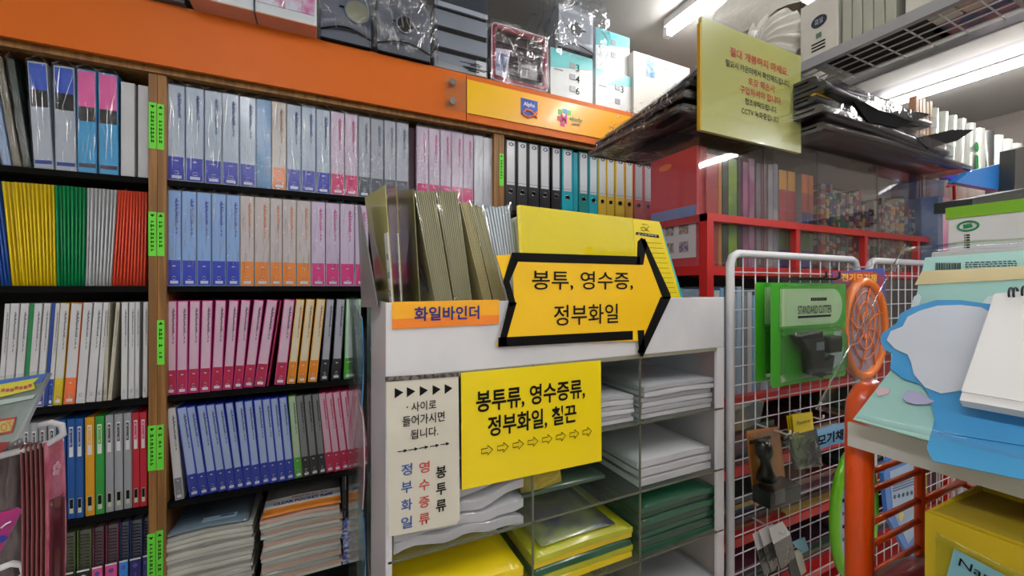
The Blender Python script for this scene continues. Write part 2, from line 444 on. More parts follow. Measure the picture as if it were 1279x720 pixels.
for (x, y, c) in ((700, 139, (90, 190, 70)), (706, 138, (60, 160, 210)), (711, 140, (110, 200, 60)), (703, 154, (220, 40, 140)), (699, 147, (200, 40, 50))):
    part('emblem_block', MB().box(P(x - 2.6, y, V=1.6196).x, P(x + 2.6, y, V=1.6196).x, 1.6185, 1.6196, hz(x, y + 4, 1.62), hz(x, y - 2, 1.62)), M('em%d%d' % (x, y), c, .4), sg)
pl = thing('acrylic_plate', 'small clear acrylic plate with two chrome screws over the fascia joint', 'plate', (UX(570, 1.61), 1.61, hz(570, 135, 1.61)))
a, b = UX(557, 1.61), UX(583, 1.61)
part('plate', MB().box(a, b, 1.606, 1.610, hz(557, 136, 1.61), hz(557, 95, 1.61)), ACRYL, pl)
for x, y in ((566, 102.5), (566, 126.5)):
    c = P(x, y, V=1.604); part('screw', MB().disc((c.x, 1.624, c.z), (0, -1, 0), 0.0135, 0.025, 16), CHROME, pl)

# green shelf labels on the uprights
def shelf_label(up, x0, x1, y0, y1, seed):
    xm = (x0 + x1) / 2
    A, B = P(x0, y1, V=VF), P(x1, y0, V=VF)
    o = part('shelf_label', MB().box(A.x, B.x, VF - .0012, VF, A.z, B.z), GREENLAB, up, label='bright green shelf label with small black print')
    o['kind'] = 'thing'
    r = random.Random(seed); mb = MB(); xc = (A.x + B.x) / 2; h = B.z - A.z; v = VF - .0016
    s = .006
    zt = B.z - h * .1
    mb.prism([(xc - s, v, zt), (xc, v, zt + s * 1.4), (xc + s, v, zt)] if seed % 2 else [(xc - s, v, zt + s), (xc + s, v, zt + s), (xc, v, zt - s * .4)], (0, .0004, 0))
    z = zt - .018
    while z > A.z + h * .12:
        k = r.choice((.0035, .0045, .0055)); w = r.uniform(.0028, .0042)
        mb.box(xc - w, xc - w * .3, v, v + .0004, z - k, z + k); mb.box(xc + w * .2, xc + w, v, v + .0004, z - k * r.uniform(.2, 1), z + k * .7)
        mb.box(xc - w, xc + w, v, v + .0004, z - .0008, z + .0008)
        z -= .013 if r.random() > .12 else .024
    part('print', mb, INK, up)
shelf_label(ups[0], 186.3, 195.8, 129, 185, 0); shelf_label(ups[1], 197, 205.5, 131, 186.5, 1)
shelf_label(ups[0], 186, 195.8, 265, 320, 2); shelf_label(ups[1], 197, 205.8, 266, 320, 3)
shelf_label(ups[1], 196.8, 205.8, 400, 456, 5)
shelf_label(ups[0], 185.3, 195.5, 531.5, 589, 6); shelf_label(ups[1], 196.2, 205.2, 530.5, 588, 7)
shelf_label(ups[0], 184.5, 194.5, 666, 735, 8); shelf_label(ups[1], 195.5, 204.5, 662, 735, 9)
shelf_label(ups[3], 624, 629.4, 192.5, 232, 11)

# ------------------------------------------------------------------ binders
def marks(mb, x0, x1, y, z0, z1, seed, t=.0005, dens=1.0):
    """vertical line of tiny print on a spine"""
    r = random.Random(seed); z = z1
    while z > z0:
        k = r.uniform(.002, .0045)
        mb.box(x0 + r.uniform(0, .05), x1 - r.uniform(0, .12), y - t, y, z - k, z)
        z -= k + r.uniform(.0006, .0014) / dens
CACHE = {}
def binder_set(key, cover, label, band, frac=.25, wrap=True, ink=None, h=.318, d=.235, rib=False, mark=True, top=None, inset=.06):
    """the shared meshes of one kind of binder, 1 m wide, scaled to width"""
    if key in CACHE: return CACHE[key]
    cm = M('cover_' + '%d_%d_%d' % cover, cover, .35, coat=.3, bump=.05, bscale=30, stretch=(.05, 1, 1))
    lm = M('spine_' + '%d_%d_%d' % label, label, .4, coat=.35, bump=.06, bscale=25, var=.02, stretch=(.05, 1, 1))
    S = []
    S.append(('cover', MB().box(-.5, .5, .0008, d, 0, h).mesh('cover', cm)))
    x = .5 - inset; z1 = h * frac if band else .004
    S.append(('spine_label', MB().box(-x, x, 0, .0012, z1, h - .003 if not top else h - .003).mesh('spine_label', lm)))
    if band:
        bm_ = M('band_' + '%d_%d_%d' % band, band, .4, coat=.35, var=.02)
        S.append(('foot_band', MB().box(-x, x, -.0004, .0012, .003, z1).mesh('foot_band', bm_)))
    if top:
        for n_, (c, za, zb) in enumerate(top):
            S.append(('colour_field', MB().box(-x, x, -.0005, 0, h * za, h * zb).mesh('colour_field', M('band_' + '%d_%d_%d' % c, c, .4, coat=.3))))
    if mark:
        ik = ink or (40, 60, 130); im = M('ink_' + '%d_%d_%d' % ik, ik, .5)
        mb = MB(); marks(mb, .08, .33, -.0005, h * .66, h * .92, key.__hash__() % 97 if False else len(key) * 7)
        marks(mb, .12, .27, -.0005, h * .54, h * .65, len(key) * 5)
        S.append(('spine_print', mb.mesh('spine_print', im)))
        mb = MB()
        pts = [Vector((.14 * math.cos(t) * (1 if t < 5 else 1.3) + .02, -.0012, h * .085 + .0055 * math.sin(t))) for t in [i * .7 for i in range(9)]]
        mb.tube(pts, .001, 5); 
        PPM = M('pale_print', (205, 210, 225), .5)
        S.append(('logo_mark', mb.mesh('logo_mark', PPM)))
        S.append(('size_mark', MB().box(-.1, .12, -.0009, -.0004, h * .205, h * .215).mesh('size_mark', PPM)))
        if band: S.append(('barcode_label', MB().box(-.25, .3, -.0009, -.0004, h * .025, h * .055).mesh('barcode_label', PPM)))
    if wrap:
        mb = MB(); e = .53
        mb.box(-e, e, -.0045, d + .004, -.002, h + .004)
        mb.face([(-e, -.0045, h + .004), (e, -.0045, h + .004), (.02, .006, h + .026)]); mb.face([(-e, -.0045, h + .004), (.02, .006, h + .026), (.02, d, h + .024), (-e, d, h + .004)])
        mb.face([(e, -.0045, h + .004), (e, d, h + .004), (.02, d, h + .024), (.02, .006, h + .026)])
        S.append(('plastic_sleeve', mb.mesh('plastic_sleeve', SLVC if wrap == 2 else SLV)))
        mb = MB(); g = [Vector((-e, -.0048, h + .004)), Vector((-.1, .004, h + .022)), Vector((.02, .006, h + .027)), Vector((.14, .004, h + .022)), Vector((e, -.0048, h + .004))]
        for p_, q_ in zip(g[:-1], g[1:]): mb.face([p_, q_, q_ - Vector((0, 0, .005)), p_ - Vector((0, 0, .005))])
        S.append(('sleeve_seal', mb.mesh('sleeve_seal', SEAL)))
    CACHE[key] = S
    return S
def place(S, name, u0, u1, v, H, lean, h, label, cat, group, gap=.95):
    w = (u1 - u0) * gap; a = math.atan2(lean, h)
    o = thing(name, label, cat, ((u0 + u1) / 2, v, EYE + H + abs(math.sin(a)) * w / 2 + .0015), group)
    o.rotation_euler = (0, a, 0); o.scale = (w, 1, 1)
    for n, me in S: ob_mesh(n, me, o)
    if any(n == 'plastic_sleeve' for n, me in S): tag(ob_mesh('film_folds', fold_set()[int((u0 * 977) % 6)], o), kind='stuff')
    return o
def row(items, H, where, group, name='binder', cat='binder', V=VS, start=1, count_from='right of the wooden post'):
    """items: (mesh set, x0, x1 at the foot in the photo, lean in px, description, height); labels count per description"""
    cnt = {}; tot = {}
    for it in items: tot[it[4]] = tot.get(it[4], 0) + 1
    order = range(len(items)) if 'right' in count_from else range(len(items) - 1, -1, -1)
    for i in order:
        S, a, b, ln, desc, h = items[i][:6]; jit = items[i][6] if len(items[i]) > 6 else random.uniform(-.002, .004)
        cnt[desc] = cnt.get(desc, 0) + 1
        lab = '%s %s %s, %s' % (ORD[cnt[desc] - 1], desc, count_from, where) if tot[desc] > 1 else '%s, %s' % (desc, where)
        place(S, name, UX(a, V), UX(b, V), V + jit, H, (UX(a + ln, V) - UX(a, V)) if ln else 0, h, lab, cat, group)
GB, BL = (174, 190, 206), (18, 44, 176)
LB = (138, 176, 226)
k = dict(wrap=2)
grB = binder_set('grB', (150, 165, 190), GB, BL, .25, **k)
grO = binder_set('grO', (190, 170, 150), (190, 182, 176), (222, 118, 24), .25, ink=(150, 100, 60), **k)
gli = binder_set('gli', (60, 110, 160), (70, 130, 180), None, mark=False, wrap=2)
grP = binder_set('grP', (190, 165, 185), (200, 182, 204), (216, 24, 112), .25, ink=(190, 60, 120), **k)
grD = binder_set('grD', (140, 145, 155), (165, 172, 184), (72, 78, 92), .25, ink=(80, 90, 110), **k)
b5 = [208.9, 232, 255.5, 277.8, 299.4, 320.3, 339.7, 358.3, 376.7, 395.3, 413.3, 430.8, 447.5, 463.3, 480, 495, 511]
kinds = [grB] * 5 + [gli, grO] + [grB] * 3 + [grP] * 2 + [grD] * 4
dn = ['wrapped grey binder with blue foot'] * 5 + ['glittery blue wrapped binder', 'wrapped beige binder with orange foot'] + ['wrapped grey binder with blue foot'] * 3 + ['wrapped pale pink binder with magenta foot'] * 2 + ['wrapped grey binder with charcoal foot'] * 4
row([(kinds[i], b5[i], b5[i + 1], 0, dn[i], .318) for i in range(16)], HR[1], 'top shelf', 'wrapped binders on the top shelf of the middle bay')
wh = binder_set('wh', (205, 205, 212), (205, 206, 214), None, mark=False, wrap=2)
b6 = [520.7, 535.9, 550.5, 564.4, 579.3, 592.3, 604, 617]
mar = binder_set('mar', (70, 20, 50), (60, 18, 45), None, mark=False, wrap=0)  # recessed maroon slab, darkness of the gap put into its colour
row([(mar, 511.5, 520, 0, 'added maroon filler for the dark gap between grey and pink binders', .31, .03)] + [(grP if i < 5 else wh, b6[i], b6[i + 1], 0, 'crinkly wrapped pink binder' if i < 5 else 'plain white wrapped binder', .31) for i in range(7)], HR[1], 'top shelf', 'wrapped binders at the far end of the middle bay', count_from='right of the charcoal-footed ones')
# lever arch files
def lever_set(key, c, lab=(208, 212, 220), low=None):
    if key in CACHE: return CACHE[key]
    cm = M('cover_%d_%d_%d' % c, c, .4, bump=.05, bscale=40); h = .328
    lc = M('cover_%d_%d_%d' % (low or c), low or c, .35)
    S = [('cover', MB().box(-.5, .5, .001, .28, 0, h).mesh('cover', cm)),
         ('spine_label', MB().box(-.36, .36, 0, .0016, .118, h - .006).mesh('spine_label', M('spine_%d_%d_%d' % lab, lab, .4, coat=.2, var=.02))),
         ('lower_field', MB().box(-.36, .36, 0, .0014, .01, .114).mesh('lower_field', lc)),
         ('label_line', MB().box(-.36, .36, -.0003, .001, .128, .1295).mesh('label_line', INK))]
    mb = MB(); mb.tube([(.24 * math.cos(q * math.pi / 8), -.001, .088 + .0105 * math.sin(q * math.pi / 8)) for q in range(16)], .0018, 6, closed=True)
    S.append(('finger_ring', mb.mesh('finger_ring', CHROME)))
    S.append(('finger_hole', MB().disc((0, .0012, .088), (0, -1, 0), .2, .0016, 16, r2=.0095).mesh('finger_hole', BLACK)))
    mb = MB(); mb.disc((.05, .0005, h - .022), (0, -1, 0), .24, .0012, 12, r2=.009)
    S.append(('emblem', mb.mesh('emblem', M('emblem_blue', (70, 85, 125), .4))))
    S.append(('emblem_eye', MB().disc((.02, 0, h - .022), (0, -1, 0), .1, .0012, 10, r2=.004).mesh('emblem_eye', WHITE)))
    CACHE[key] = S; return S
BKc, CYc, TLc, YLc, ORc, RDc = (26, 26, 32), (30, 170, 190), (14, 130, 130), (228, 190, 50), (226, 170, 60), (222, 62, 70)
lv = [(631.6, 645.5, 'bk', BKc, 'black'), (646, 659.8, 'bk', BKc, 'black'), (660.2, 674, 'bk', BKc, 'black'), (674.5, 688, 'bk', BKc, 'black'), (689.5, 701.5, 'bk', BKc, 'black'), (702.5, 716.5, 'cy', CYc, 'turquoise'), (717, 722.5, 'cy', CYc, None), (723.5, 736, 'tl', TLc, 'dark teal'), (736.4, 747.8, 'cy', CYc, 'turquoise'),
      (748, 758.3, 'yl', YLc, 'yellow'), (758.6, 768.5, 'yl', YLc, 'yellow'), (769, 781, 'yl', YLc, 'yellow'), (781.4, 791.5, 'or', ORc, 'amber'), (792.5, 804.5, 'rd', RDc, 'red'), (805, 815.5, 'rd', RDc, 'red'), (816, 826, 'rd', RDc, 'red'), (826.5, 836, 'rd', RDc, 'red')]
cnt = {}
tc = binder_set('tealcover', CYc, (24, 150, 170), None, mark=False, wrap=0)
for a, b, kk, c, dsc in lv:
    if dsc is None:
        place(tc, 'document_case', UX(a, VS), UX(b, VS), VS + .002, HR[1], 0, .328, 'thin unlabelled turquoise case between the lever arch files', 'case', None); continue
    cnt[dsc] = cnt.get(dsc, 0) + 1
    one = dsc in ('amber', 'dark teal')
    place(lever_set(kk, c), 'lever_arch_file', UX(a, VS), UX(b, VS), VS + random.uniform(0, .003), HR[1], 0, .328,
          ('%s lever arch file with white spine label, top shelf of the end bay' % dsc) if one else ('%s %s lever arch file after the second wooden post, top shelf' % (ORD[cnt[dsc] - 1], dsc)), 'lever arch file', 'lever arch files on the top shelf')
# second shelf, middle bay
lbB = binder_set('lbB', (130, 160, 205), LB, (16, 50, 186), .27, **dict(wrap=1, ink=(50, 55, 160)))
beO = binder_set('beO', (200, 185, 170), (200, 190, 188), (236, 134, 30), .27, wrap=1, ink=(214, 130, 90))
pkM = binder_set('pkM', (200, 175, 200), (204, 186, 212), (214, 30, 124), .27, wrap=1, ink=(190, 70, 140))
b7 = [207.8, 227, 246.2, 264.4, 282.7, 300.4, 318, 337.6, 353, 370.5, 389, 407, 425, 443.5, 461]
row([((lbB if i < 5 else beO if i < 10 else pkM), b7[i], b7[i + 1], 0, ('light blue binder with deep blue foot' if i < 5 else 'beige binder with orange foot' if i < 10 else 'lilac binder with magenta foot'), .318) for i in range(14)], HR[2], 'second shelf', 'plastic binders on the second shelf')
# third shelf, middle bay
pkR = binder_set('pkR', (206, 60, 140), (210, 180, 200), (178, 26, 72), .26, wrap=0, ink=(80, 60, 90), h=.312, d=.23, inset=.08)
yeO = binder_set('yeO', (226, 160, 30), (215, 205, 180), (226, 130, 30), .26, wrap=0, ink=(160, 110, 70), h=.312, inset=.1)
gyK = binder_set('gyK', (34, 36, 44), (165, 168, 182), (32, 32, 38), .26, wrap=0, ink=(50, 55, 80), h=.312, inset=.1)
grG = binder_set('grG', (60, 150, 60), (180, 205, 190), (70, 165, 45), .26, wrap=0, ink=(60, 110, 80), h=.312, inset=.1)
cA = lambda v: v / 4.8 + 200
t3 = [(30, 97, 6), (100, 166, 6), (168, 233, 10), (237, 303, 16), (306, 372, 26), (374, 433, 40), (438, 495, 50), (498, 560, 66), (564, 632, 78), (684, 752, 60), (760, 812, 58), (822, 876, 56), (886, 942, 54), (958, 1010, 40), (1026, 1084, 32), (1102, 1150, 14), (1160, 1200, 10)]
ks = [pkR] * 10 + [yeO] * 3 + [gyK] * 2 + [grG] * 2
ds = ['pink binder with crimson foot'] * 10 + ['cream binder with orange foot'] * 3 + ['grey binder with black foot'] * 2 + ['pale binder with green foot'] * 2
row([(ks[i], cA(t3[i][0]), cA(t3[i][1]), t3[i][2] / 4.8, ds[i], .312) for i in range(17)], HR[3], 'third shelf', 'slim binders on the third shelf')
dkred = binder_set('dkred', (190, 40, 100), (150, 20, 70), None, mark=False, wrap=0, h=.31)
place(dkred, 'binder', UX(cA(640), VS), UX(cA(650), VS), VS + .004, HR[3], UX(cA(720), VS) - UX(cA(640), VS), .31, 'very thin crimson binder leaning in the gap, third shelf', 'binder', None)
# fourth shelf, middle bay: leaning left
wh4 = binder_set('wh4', (190, 190, 195), (205, 205, 208), (120, 122, 128), .24, wrap=0, ink=(60, 60, 70), h=.308, inset=.08)
bl4 = binder_set('bl4', (28, 62, 190), (158, 178, 216), (30, 50, 150), .25, wrap=0, ink=(60, 70, 120), h=.308, inset=.1)
gn4 = binder_set('gn4', (90, 150, 60), (170, 190, 165), (72, 160, 40), .25, wrap=0, ink=(60, 110, 60), h=.308, inset=.1)
dg4 = binder_set('dg4', (40, 42, 46), (120, 124, 128), (28, 28, 32), .25, wrap=0, ink=(30, 30, 40), h=.308, inset=.1)
pk4 = binder_set('pk4', (196, 40, 96), (205, 170, 190), (175, 26, 70), .25, wrap=0, ink=(180, 40, 80), h=.308, inset=.1)
tops = [55, 90, 127, 165, 200, 235, 273, 310, 345, 380, 412, 443, 475, 510, 537, 567, 598, 622, 648, 676, 704, 732, 758, 784]
bots = [88, 140, 180, 214, 250, 284, 317, 348, 380, 412, 444, 475, 505, 536, 566, 596, 627, 655, 684, 712, 740, 768, 795, 820]
k4 = [wh4] + [bl4] * 12 + [gn4] + [dg4] * 3 + [pk4] * 6
d4 = ['pale binder with grey foot'] + ['pale blue binder with navy foot'] * 12 + ['pale binder with bright green foot'] + ['dark grey binder with black foot'] * 3 + ['pale pink binder with crimson foot'] * 6
row([(k4[i], bots[i] / 3 + 190, (bots[i + 1] if i else 122) / 3 + 190, (tops[i] - bots[i]) / 3, d4[i], .308) for i in range(23)], HR[4], 'fourth shelf', 'leaning slim binders on the fourth shelf')

# ------------------------------------------------------------------ left bay
blk = binder_set('blk', (170, 178, 190), (178, 186, 196), None, wrap=1, top=[((40, 82, 190), .74, .985), ((28, 28, 32), .58, .74), ((30, 60, 150), .045, .08)], ink=(40, 50, 90), mark=False)
pkc = binder_set('pkc', (60, 140, 190), (62, 160, 212), None, wrap=1, top=[((226, 92, 160), .64, .985), ((28, 28, 32), .5, .64), ((50, 50, 70), .05, .09)], mark=False)
gpl = binder_set('gpl', (190, 192, 198), (196, 198, 204), None, wrap=0, mark=False, h=.30)
row([(blk, 41.5, 67, -9, 'wrapped binder with blue head and grey body', .318), (blk, 68.5, 96, -3, 'wrapped binder with blue head and grey body', .318), (pkc, 97, 122, -1, 'wrapped binder with pink head and cyan body', .318), (pkc, 123.5, 149, -1, 'wrapped binder with pink head and cyan body', .318), (gpl, 151, 169, 0, 'plain pale grey binder', .30), (gpl, 172, 185.5, 0, 'plain pale grey binder', .30)], HR[1], 'top shelf', 'thick binders on the top shelf of the left bay', count_from='left of the wooden post')
nb1 = binder_set('nb1', (30, 44, 40), (60, 74, 66), None, mark=False, wrap=2, h=.315)
nb2 = binder_set('nb2', (90, 82, 66), (120, 112, 92), None, mark=False, wrap=2, h=.315)
nb3 = binder_set('nb3', (110, 140, 185), (150, 175, 210), None, mark=False, wrap=2, h=.315)
place(nb1, 'notebook', UX(30, VS), UX(40, VS), VS, HR[1], UX(8, VS) - UX(30, VS), .315, 'dark green wrapped notebook leaning beside the blue-headed binders', 'notebook', 'leaning wrapped notebooks')
place(nb2, 'notebook', UX(17, VS), UX(28, VS), VS, HR[1], UX(-8, VS) - UX(17, VS), .315, 'brown wrapped notebook leaning left of the dark green one', 'notebook', 'leaning wrapped notebooks')
place(nb3, 'notebook', UX(3, VS), UX(15, VS), VS, HR[1], UX(-22, VS) - UX(3, VS), .315, 'pale blue wrapped notebook at the edge of the top shelf', 'notebook', 'leaning wrapped notebooks')
# second shelf: thin glossy files
def file_set(key, c):
    if key in CACHE: return CACHE[key]
    m = M('file_' + key, c, .3, coat=.6, stretch=(.01, 1, .3), var=.10, vscale=5); h = .305
    mb = MB()
    mb.slab(lambda a, b: (-.52 + 1.04 * a, .0012 + .0012 * math.sin(b * 3.1) + .0016 * (2 * a - 1) ** 2, h * b), 4, 3, (0, .22, 0))
    S = [('folder', mb.mesh('folder', m))]
    s2 = MB(); s2.tube([(-.1, .001, .004), (-.16, .0015, h * .5), (-.1, .001, h - .004)], .0009, 6)
    S.append(('spine_fold', s2.mesh('spine_fold', m)))
    f = MB(); f.face([(-.5, -.001, h), (.5, -.001, h), (.3, .003, h + .012)])
    S.append(('film_edge', f.mesh('film_edge', SLV)))
    CACHE[key] = S; return S
fy, fg, fc, fr_ = file_set('yellow', (250, 212, 24)), file_set('green', (10, 150, 88)), file_set('clear', (214, 217, 223)), file_set('red', (240, 84, 56))
items = []
for i in range(13): items.append((fy, 15 + i * 4.3, 19 + i * 4.3, -(13 - i * .9), 'thin yellow file', .305))
for i in range(8): items.append((fg, 71 + i * 4.2, 75 + i * 4.2, -3 + i * .7, 'thin green file', .305))
for i in range(8): items.append((fc, 105.5 + i * 4.2, 109.5 + i * 4.2, 2.5 + i * .7, 'thin clear file', .305))
for i in range(10): items.append((fr_, 139.5 + i * 4.3, 143.5 + i * 4.3, 8 - i * .6, 'thin red file', .305))
row(items, HR[2], 'second shelf', 'thin plastic files on the second shelf', 'plastic_file', 'file', count_from='left of the wooden post')
fb = file_set('blue', (40, 90, 180))
for i in range(3): place(fb, 'plastic_file', UX(1 + i * 4.6, VS), UX(5.4 + i * 4.6, VS), VS, HR[2], UX(-16, VS) - UX(1, VS), .305, '%s thin blue file leaning at the start of the second shelf' % ORD[i], 'file', 'thin plastic files on the second shelf')
# third shelf left bay: slim clear files
sl = {}
def slim(key, cover, band, lab=(206, 208, 212)):
    return binder_set('sl' + key, cover, lab, band, .24, wrap=0, ink=(90, 95, 110), h=.31, d=.22, inset=.03)
G_, B_, Y_, O_, W_ = (16, 140, 80), (28, 70, 160), (205, 180, 20), (236, 116, 60), (205, 207, 210)
lst = [(-4, 3, 'g', W_, G_, 'white file with green foot'), (4, 15, 'g', W_, G_, 'white file with green foot'), (16, 26.5, 'g', W_, G_, 'white file with green foot'), (27, 33, 'G', G_, None, 'solid green file'), (34, 44, 'g', W_, G_, 'white file with green foot'), (45.5, 54, 'b', W_, B_, 'white file with blue foot'), (54.5, 59, 'B', B_, None, 'solid blue file'), (60, 65.5, 'b', W_, B_, 'white file with blue foot'), (66, 77.5, 'y', (215, 190, 40), Y_, 'white file with yellow foot'),
       (79.5, 94, 'o', (240, 130, 70), O_, 'white file with orange foot'), (95, 106.5, 'w', W_, None, 'all-white file'), (107.5, 119, 'w', W_, None, 'all-white file'), (120.5, 127, 'w', W_, None, 'all-white file'), (128.5, 133, 'c', (196, 190, 172), None, 'cream file'), (134, 139, 'c', (196, 190, 172), None, 'cream file'), (151.5, 159.5, 'w', W_, None, 'all-white file'), (160.5, 168, 'w', W_, None, 'all-white file'), (168.5, 174, 'w', W_, None, 'all-white file'), (178.5, 184.5, 'w', W_, None, 'all-white file')]
items = []
for a, b, kk, cv, bd, d_ in lst:
    solid = d_.startswith('solid')
    ln = 10 if a < 110 else 9 if a < 125 else 4 if a < 130 else 11 if a < 145 else 1
    items.append((binder_set('sl' + kk, cv, cv if solid or kk == 'c' else (206, 208, 212), bd, .26, wrap=0, ink=(90, 95, 110), h=.31, d=.22, inset=.04, mark=not solid), a, b, ln, d_, .31))
row(items, HR[3], 'third shelf', 'slim files on the third shelf of the left bay', 'slim_file', 'file', count_from='left of the wooden post')
# fourth shelf left bay: coloured slim binders with window labels
def win_set(key, c, lab):
    key = 'win' + key
    if key in CACHE: return CACHE[key]
    cm = M('fabricky_' + key, c, .45, coat=.2, bump=.1, bscale=200, var=.03); h = .306
    S = [('cover', MB().box(-.48, .48, 0, .22, 0, h).mesh('cover', cm)), ('hinge_groove', MB().box(-.34, -.28, -.001, 0, 0, h).box(.30, .36, -.001, 0, 0, h).mesh('hinge_groove', cm)),
         ('label_holder', MB().box(-.24, .24, -.0018, 0, h * .62, h * .92).mesh('label_holder', WHITE)), ('label_print', MB().box(-.16, .16, -.0024, -.0018, h * .72, h * .905).mesh('label_print', M('ink_w_' + key, lab, .5)))]
    S.append(('foot_sticker', MB().box(-.24, .24, -.0018, 0, h * .055, h * .2).mesh('foot_sticker', M('cream_sticker', (200, 205, 180), .5))))
    S.append(('sticker_print', MB().box(-.2, .2, -.0024, -.0018, h * .105, h * .195).mesh('sticker_print', INK)))
    mb = MB(); marks(mb, -.07, .07, -.0024, h * .74, h * .89, 3); S.append(('fine_print', mb.mesh('fine_print', WHITE)))
    CACHE[key] = S; return S
wg, wb, wy, wn, wr = win_set('grey', (158, 162, 170), (45, 48, 56)), win_set('blue', (12, 84, 160), (30, 60, 150)), win_set('yellow', (216, 158, 24), (226, 170, 50)), win_set('green', (40, 150, 60), (90, 170, 60)), win_set('red', (190, 24, 50), (214, 50, 120))
c7 = lambda v: v / 3.27
ws = [(-60, -25, wg, 'grey'), (-22, 14, wg, 'grey'), (16, 52, wg, 'grey'), (55, 90, wg, 'grey'), (92, 126, wg, 'grey'), (128, 160, wg, 'grey'), (162, 194, wg, 'grey'), (197, 232, wg, 'grey'), (234, 272, wb, 'blue'), (275, 311, wb, 'blue'), (313, 346, wb, 'blue'), (350, 390, wy, 'yellow'), (392, 430, wn, 'green'), (432, 466, wg, 'light grey'), (468, 504, wg, 'light grey'), (506, 540, wg, 'light grey'), (542, 573, wr, 'red'), (575, 604, wr, 'red')]
row([(s, c7(a), c7(b), -.8, '%s binder with label window' % n, .306) for a, b, s, n in ws], HR[4], 'fourth shelf', 'slim binders with label windows on the fourth shelf', 'binder', 'binder', count_from='left of the wooden post')
# fifth shelf left bay: spiral notebooks
def spiral_set(key, c, lab):
    if key in CACHE: return CACHE[key]
    h = .315; cm = M('nbk_' + key, c, .35, coat=.4); S = []
    S.append(('cover', MB().box(-.5, -.42, .004, .2, 0, h).box(.42, .5, .004, .2, 0, h).mesh('cover', cm)))
    S.append(('pages', MB().box(-.42, .42, .014, .195, .004, h - .006).mesh('pages', M('page_dark', (110, 112, 108), .6))))
    mb = MB()
    for i in range(29):
        z = .012 + i * .0102
        mb.tube([(.36 * math.cos(q * math.pi / 4), .004 + .006 * math.sin(q * math.pi / 4), z + q * .0006) for q in range(8)], .0012, 4, closed=True)
    S.append(('coil', mb.mesh('coil', M('coil_' + key, tuple(int(v * .6 + 20) for v in c), .3))))
    S.append(('spine_label', MB().box(-.46, .46, -.003, -.002, .0, h * .62).mesh('spine_label', M('nbl_' + key, lab, .4, coat=.3))))
    S.append(('label_edge', MB().box(-.46, .46, -.0035, -.003, h * .605, h * .62).mesh('label_edge', WHITE)))
    mb = MB(); marks(mb, -.1, .12, -.003, h * .1, h * .48, 5); mb.disc((0, -.003, h * .55), (0, -1, 0), .22, .001, 10, r2=.007)
    S.append(('spine_print', mb.mesh('spine_print', M('nbp', (90, 80, 160), .4) if key != 'black' else WHITE)))
    CACHE[key] = S; return S
sp = [(20, 28, 'paleblue', (110, 150, 200), (60, 110, 180)), (38, 47, 'paleblue', 0, 0), (58, 66, 'paleblue', 0, 0), (67, 75, 'paleblue', 0, 0), (76.5, 94, 'black', (90, 110, 50), (24, 24, 28)), (96, 114.5, 'black', 0, 0), (115.5, 130, 'pink', (120, 40, 80), (226, 80, 150)), (131.5, 148, 'pink', 0, 0), (149, 161, 'skyblue', (30, 50, 110), (40, 130, 220)), (162, 178, 'navy', (28, 40, 110), (34, 38, 110)), (178.5, 185, 'navy', 0, 0)]
sets = {}
for a, b, k_, c, l in sp:
    if c: sets[k_] = spiral_set(k_, c, l)
nm = {'paleblue': 'pale blue', 'skyblue': 'sky blue'}
row([(sets[k_], a, b, 0, '%s spiral notebook' % nm.get(k_, k_), .315) for a, b, k_, c, l in sp], HR[5] + .0, 'fifth shelf', 'spiral notebooks on the fifth shelf', 'spiral_notebook', 'notebook', count_from='left of the wooden post')
# fifth shelf middle bay: stacks of clear files
def stack(n, u0, u1, v0, v1, z0, th, mats, labelf, cat, group, name, seed=0, sag=.012, thk=.75, jit=.006):
    r = random.Random(seed)
    for i in range(n):
        j = r.uniform(-jit, jit); j2 = r.uniform(-jit, jit); ph = r.uniform(0, 6)
        zz = z0 + i * th
        def fn(a, b, j=j, j2=j2, ph=ph, zz=zz):
            u = u0 + (u1 - u0) * a + j; v = v0 + (v1 - v0) * b + j2
            return (u, v, zz + sag * (i / n) * (1 - (2 * b - 1) ** 2) * (-.3) + sag * .5 * (i / n) * (math.sin(a * 3.14) * (1 - .5 * b)) + .0012 * math.sin(a * 9 + ph) * (i / n))
        o = MB().slab(fn, 10, 4, (0, 0, th * thk)).build(name, mats[i % len(mats)])
        tag(o, labelf(i, n), cat, group)
def topord(i, n, what, where):
    k = n - 1 - i
    return ('topmost %s %s' % (what, where)) if k == 0 else ('%s %s from the top %s' % (ORD[k], what, where) if k < 20 else '%s %s from the bottom %s' % (ORD[i], what, where))
CLR = M('pocket_white', (204, 204, 196), .35, coat=.5, bump=.3, bscale=20, var=.06); CLR2 = M('pocket_grey', (172, 176, 172), .35, coat=.5, bump=.3, bscale=20)
PNK = M('pocket_pinkish', (214, 176, 160), .35, coat=.5, bump=.3, bscale=20)
uL, uR = UX(206, 1.70), UX(318, 1.70)
stack(17, uL + .01, uR, 1.665, 1.93, EYE + HR[5], .0142, [CLR, CLR2, CLR], lambda i, n: topord(i, n, 'pack of clear pockets', 'in the pale stack, fifth shelf'), 'plastic pockets', 'packs of clear pockets in the pale stack', 'clear_pocket_pack', 3)
uM, uN = UX(329, 1.70), UX(426, 1.70)
stack(17, uM, uN, 1.665, 1.93, EYE + HR[5] + .0, .0138, [CLR, PNK, CLR2], lambda i, n: topord(i, n, 'pack of orange-labelled pockets', 'in the right stack, fifth shelf'), 'plastic pockets', 'packs of orange-labelled pockets', 'clear_pocket_pack', 5)
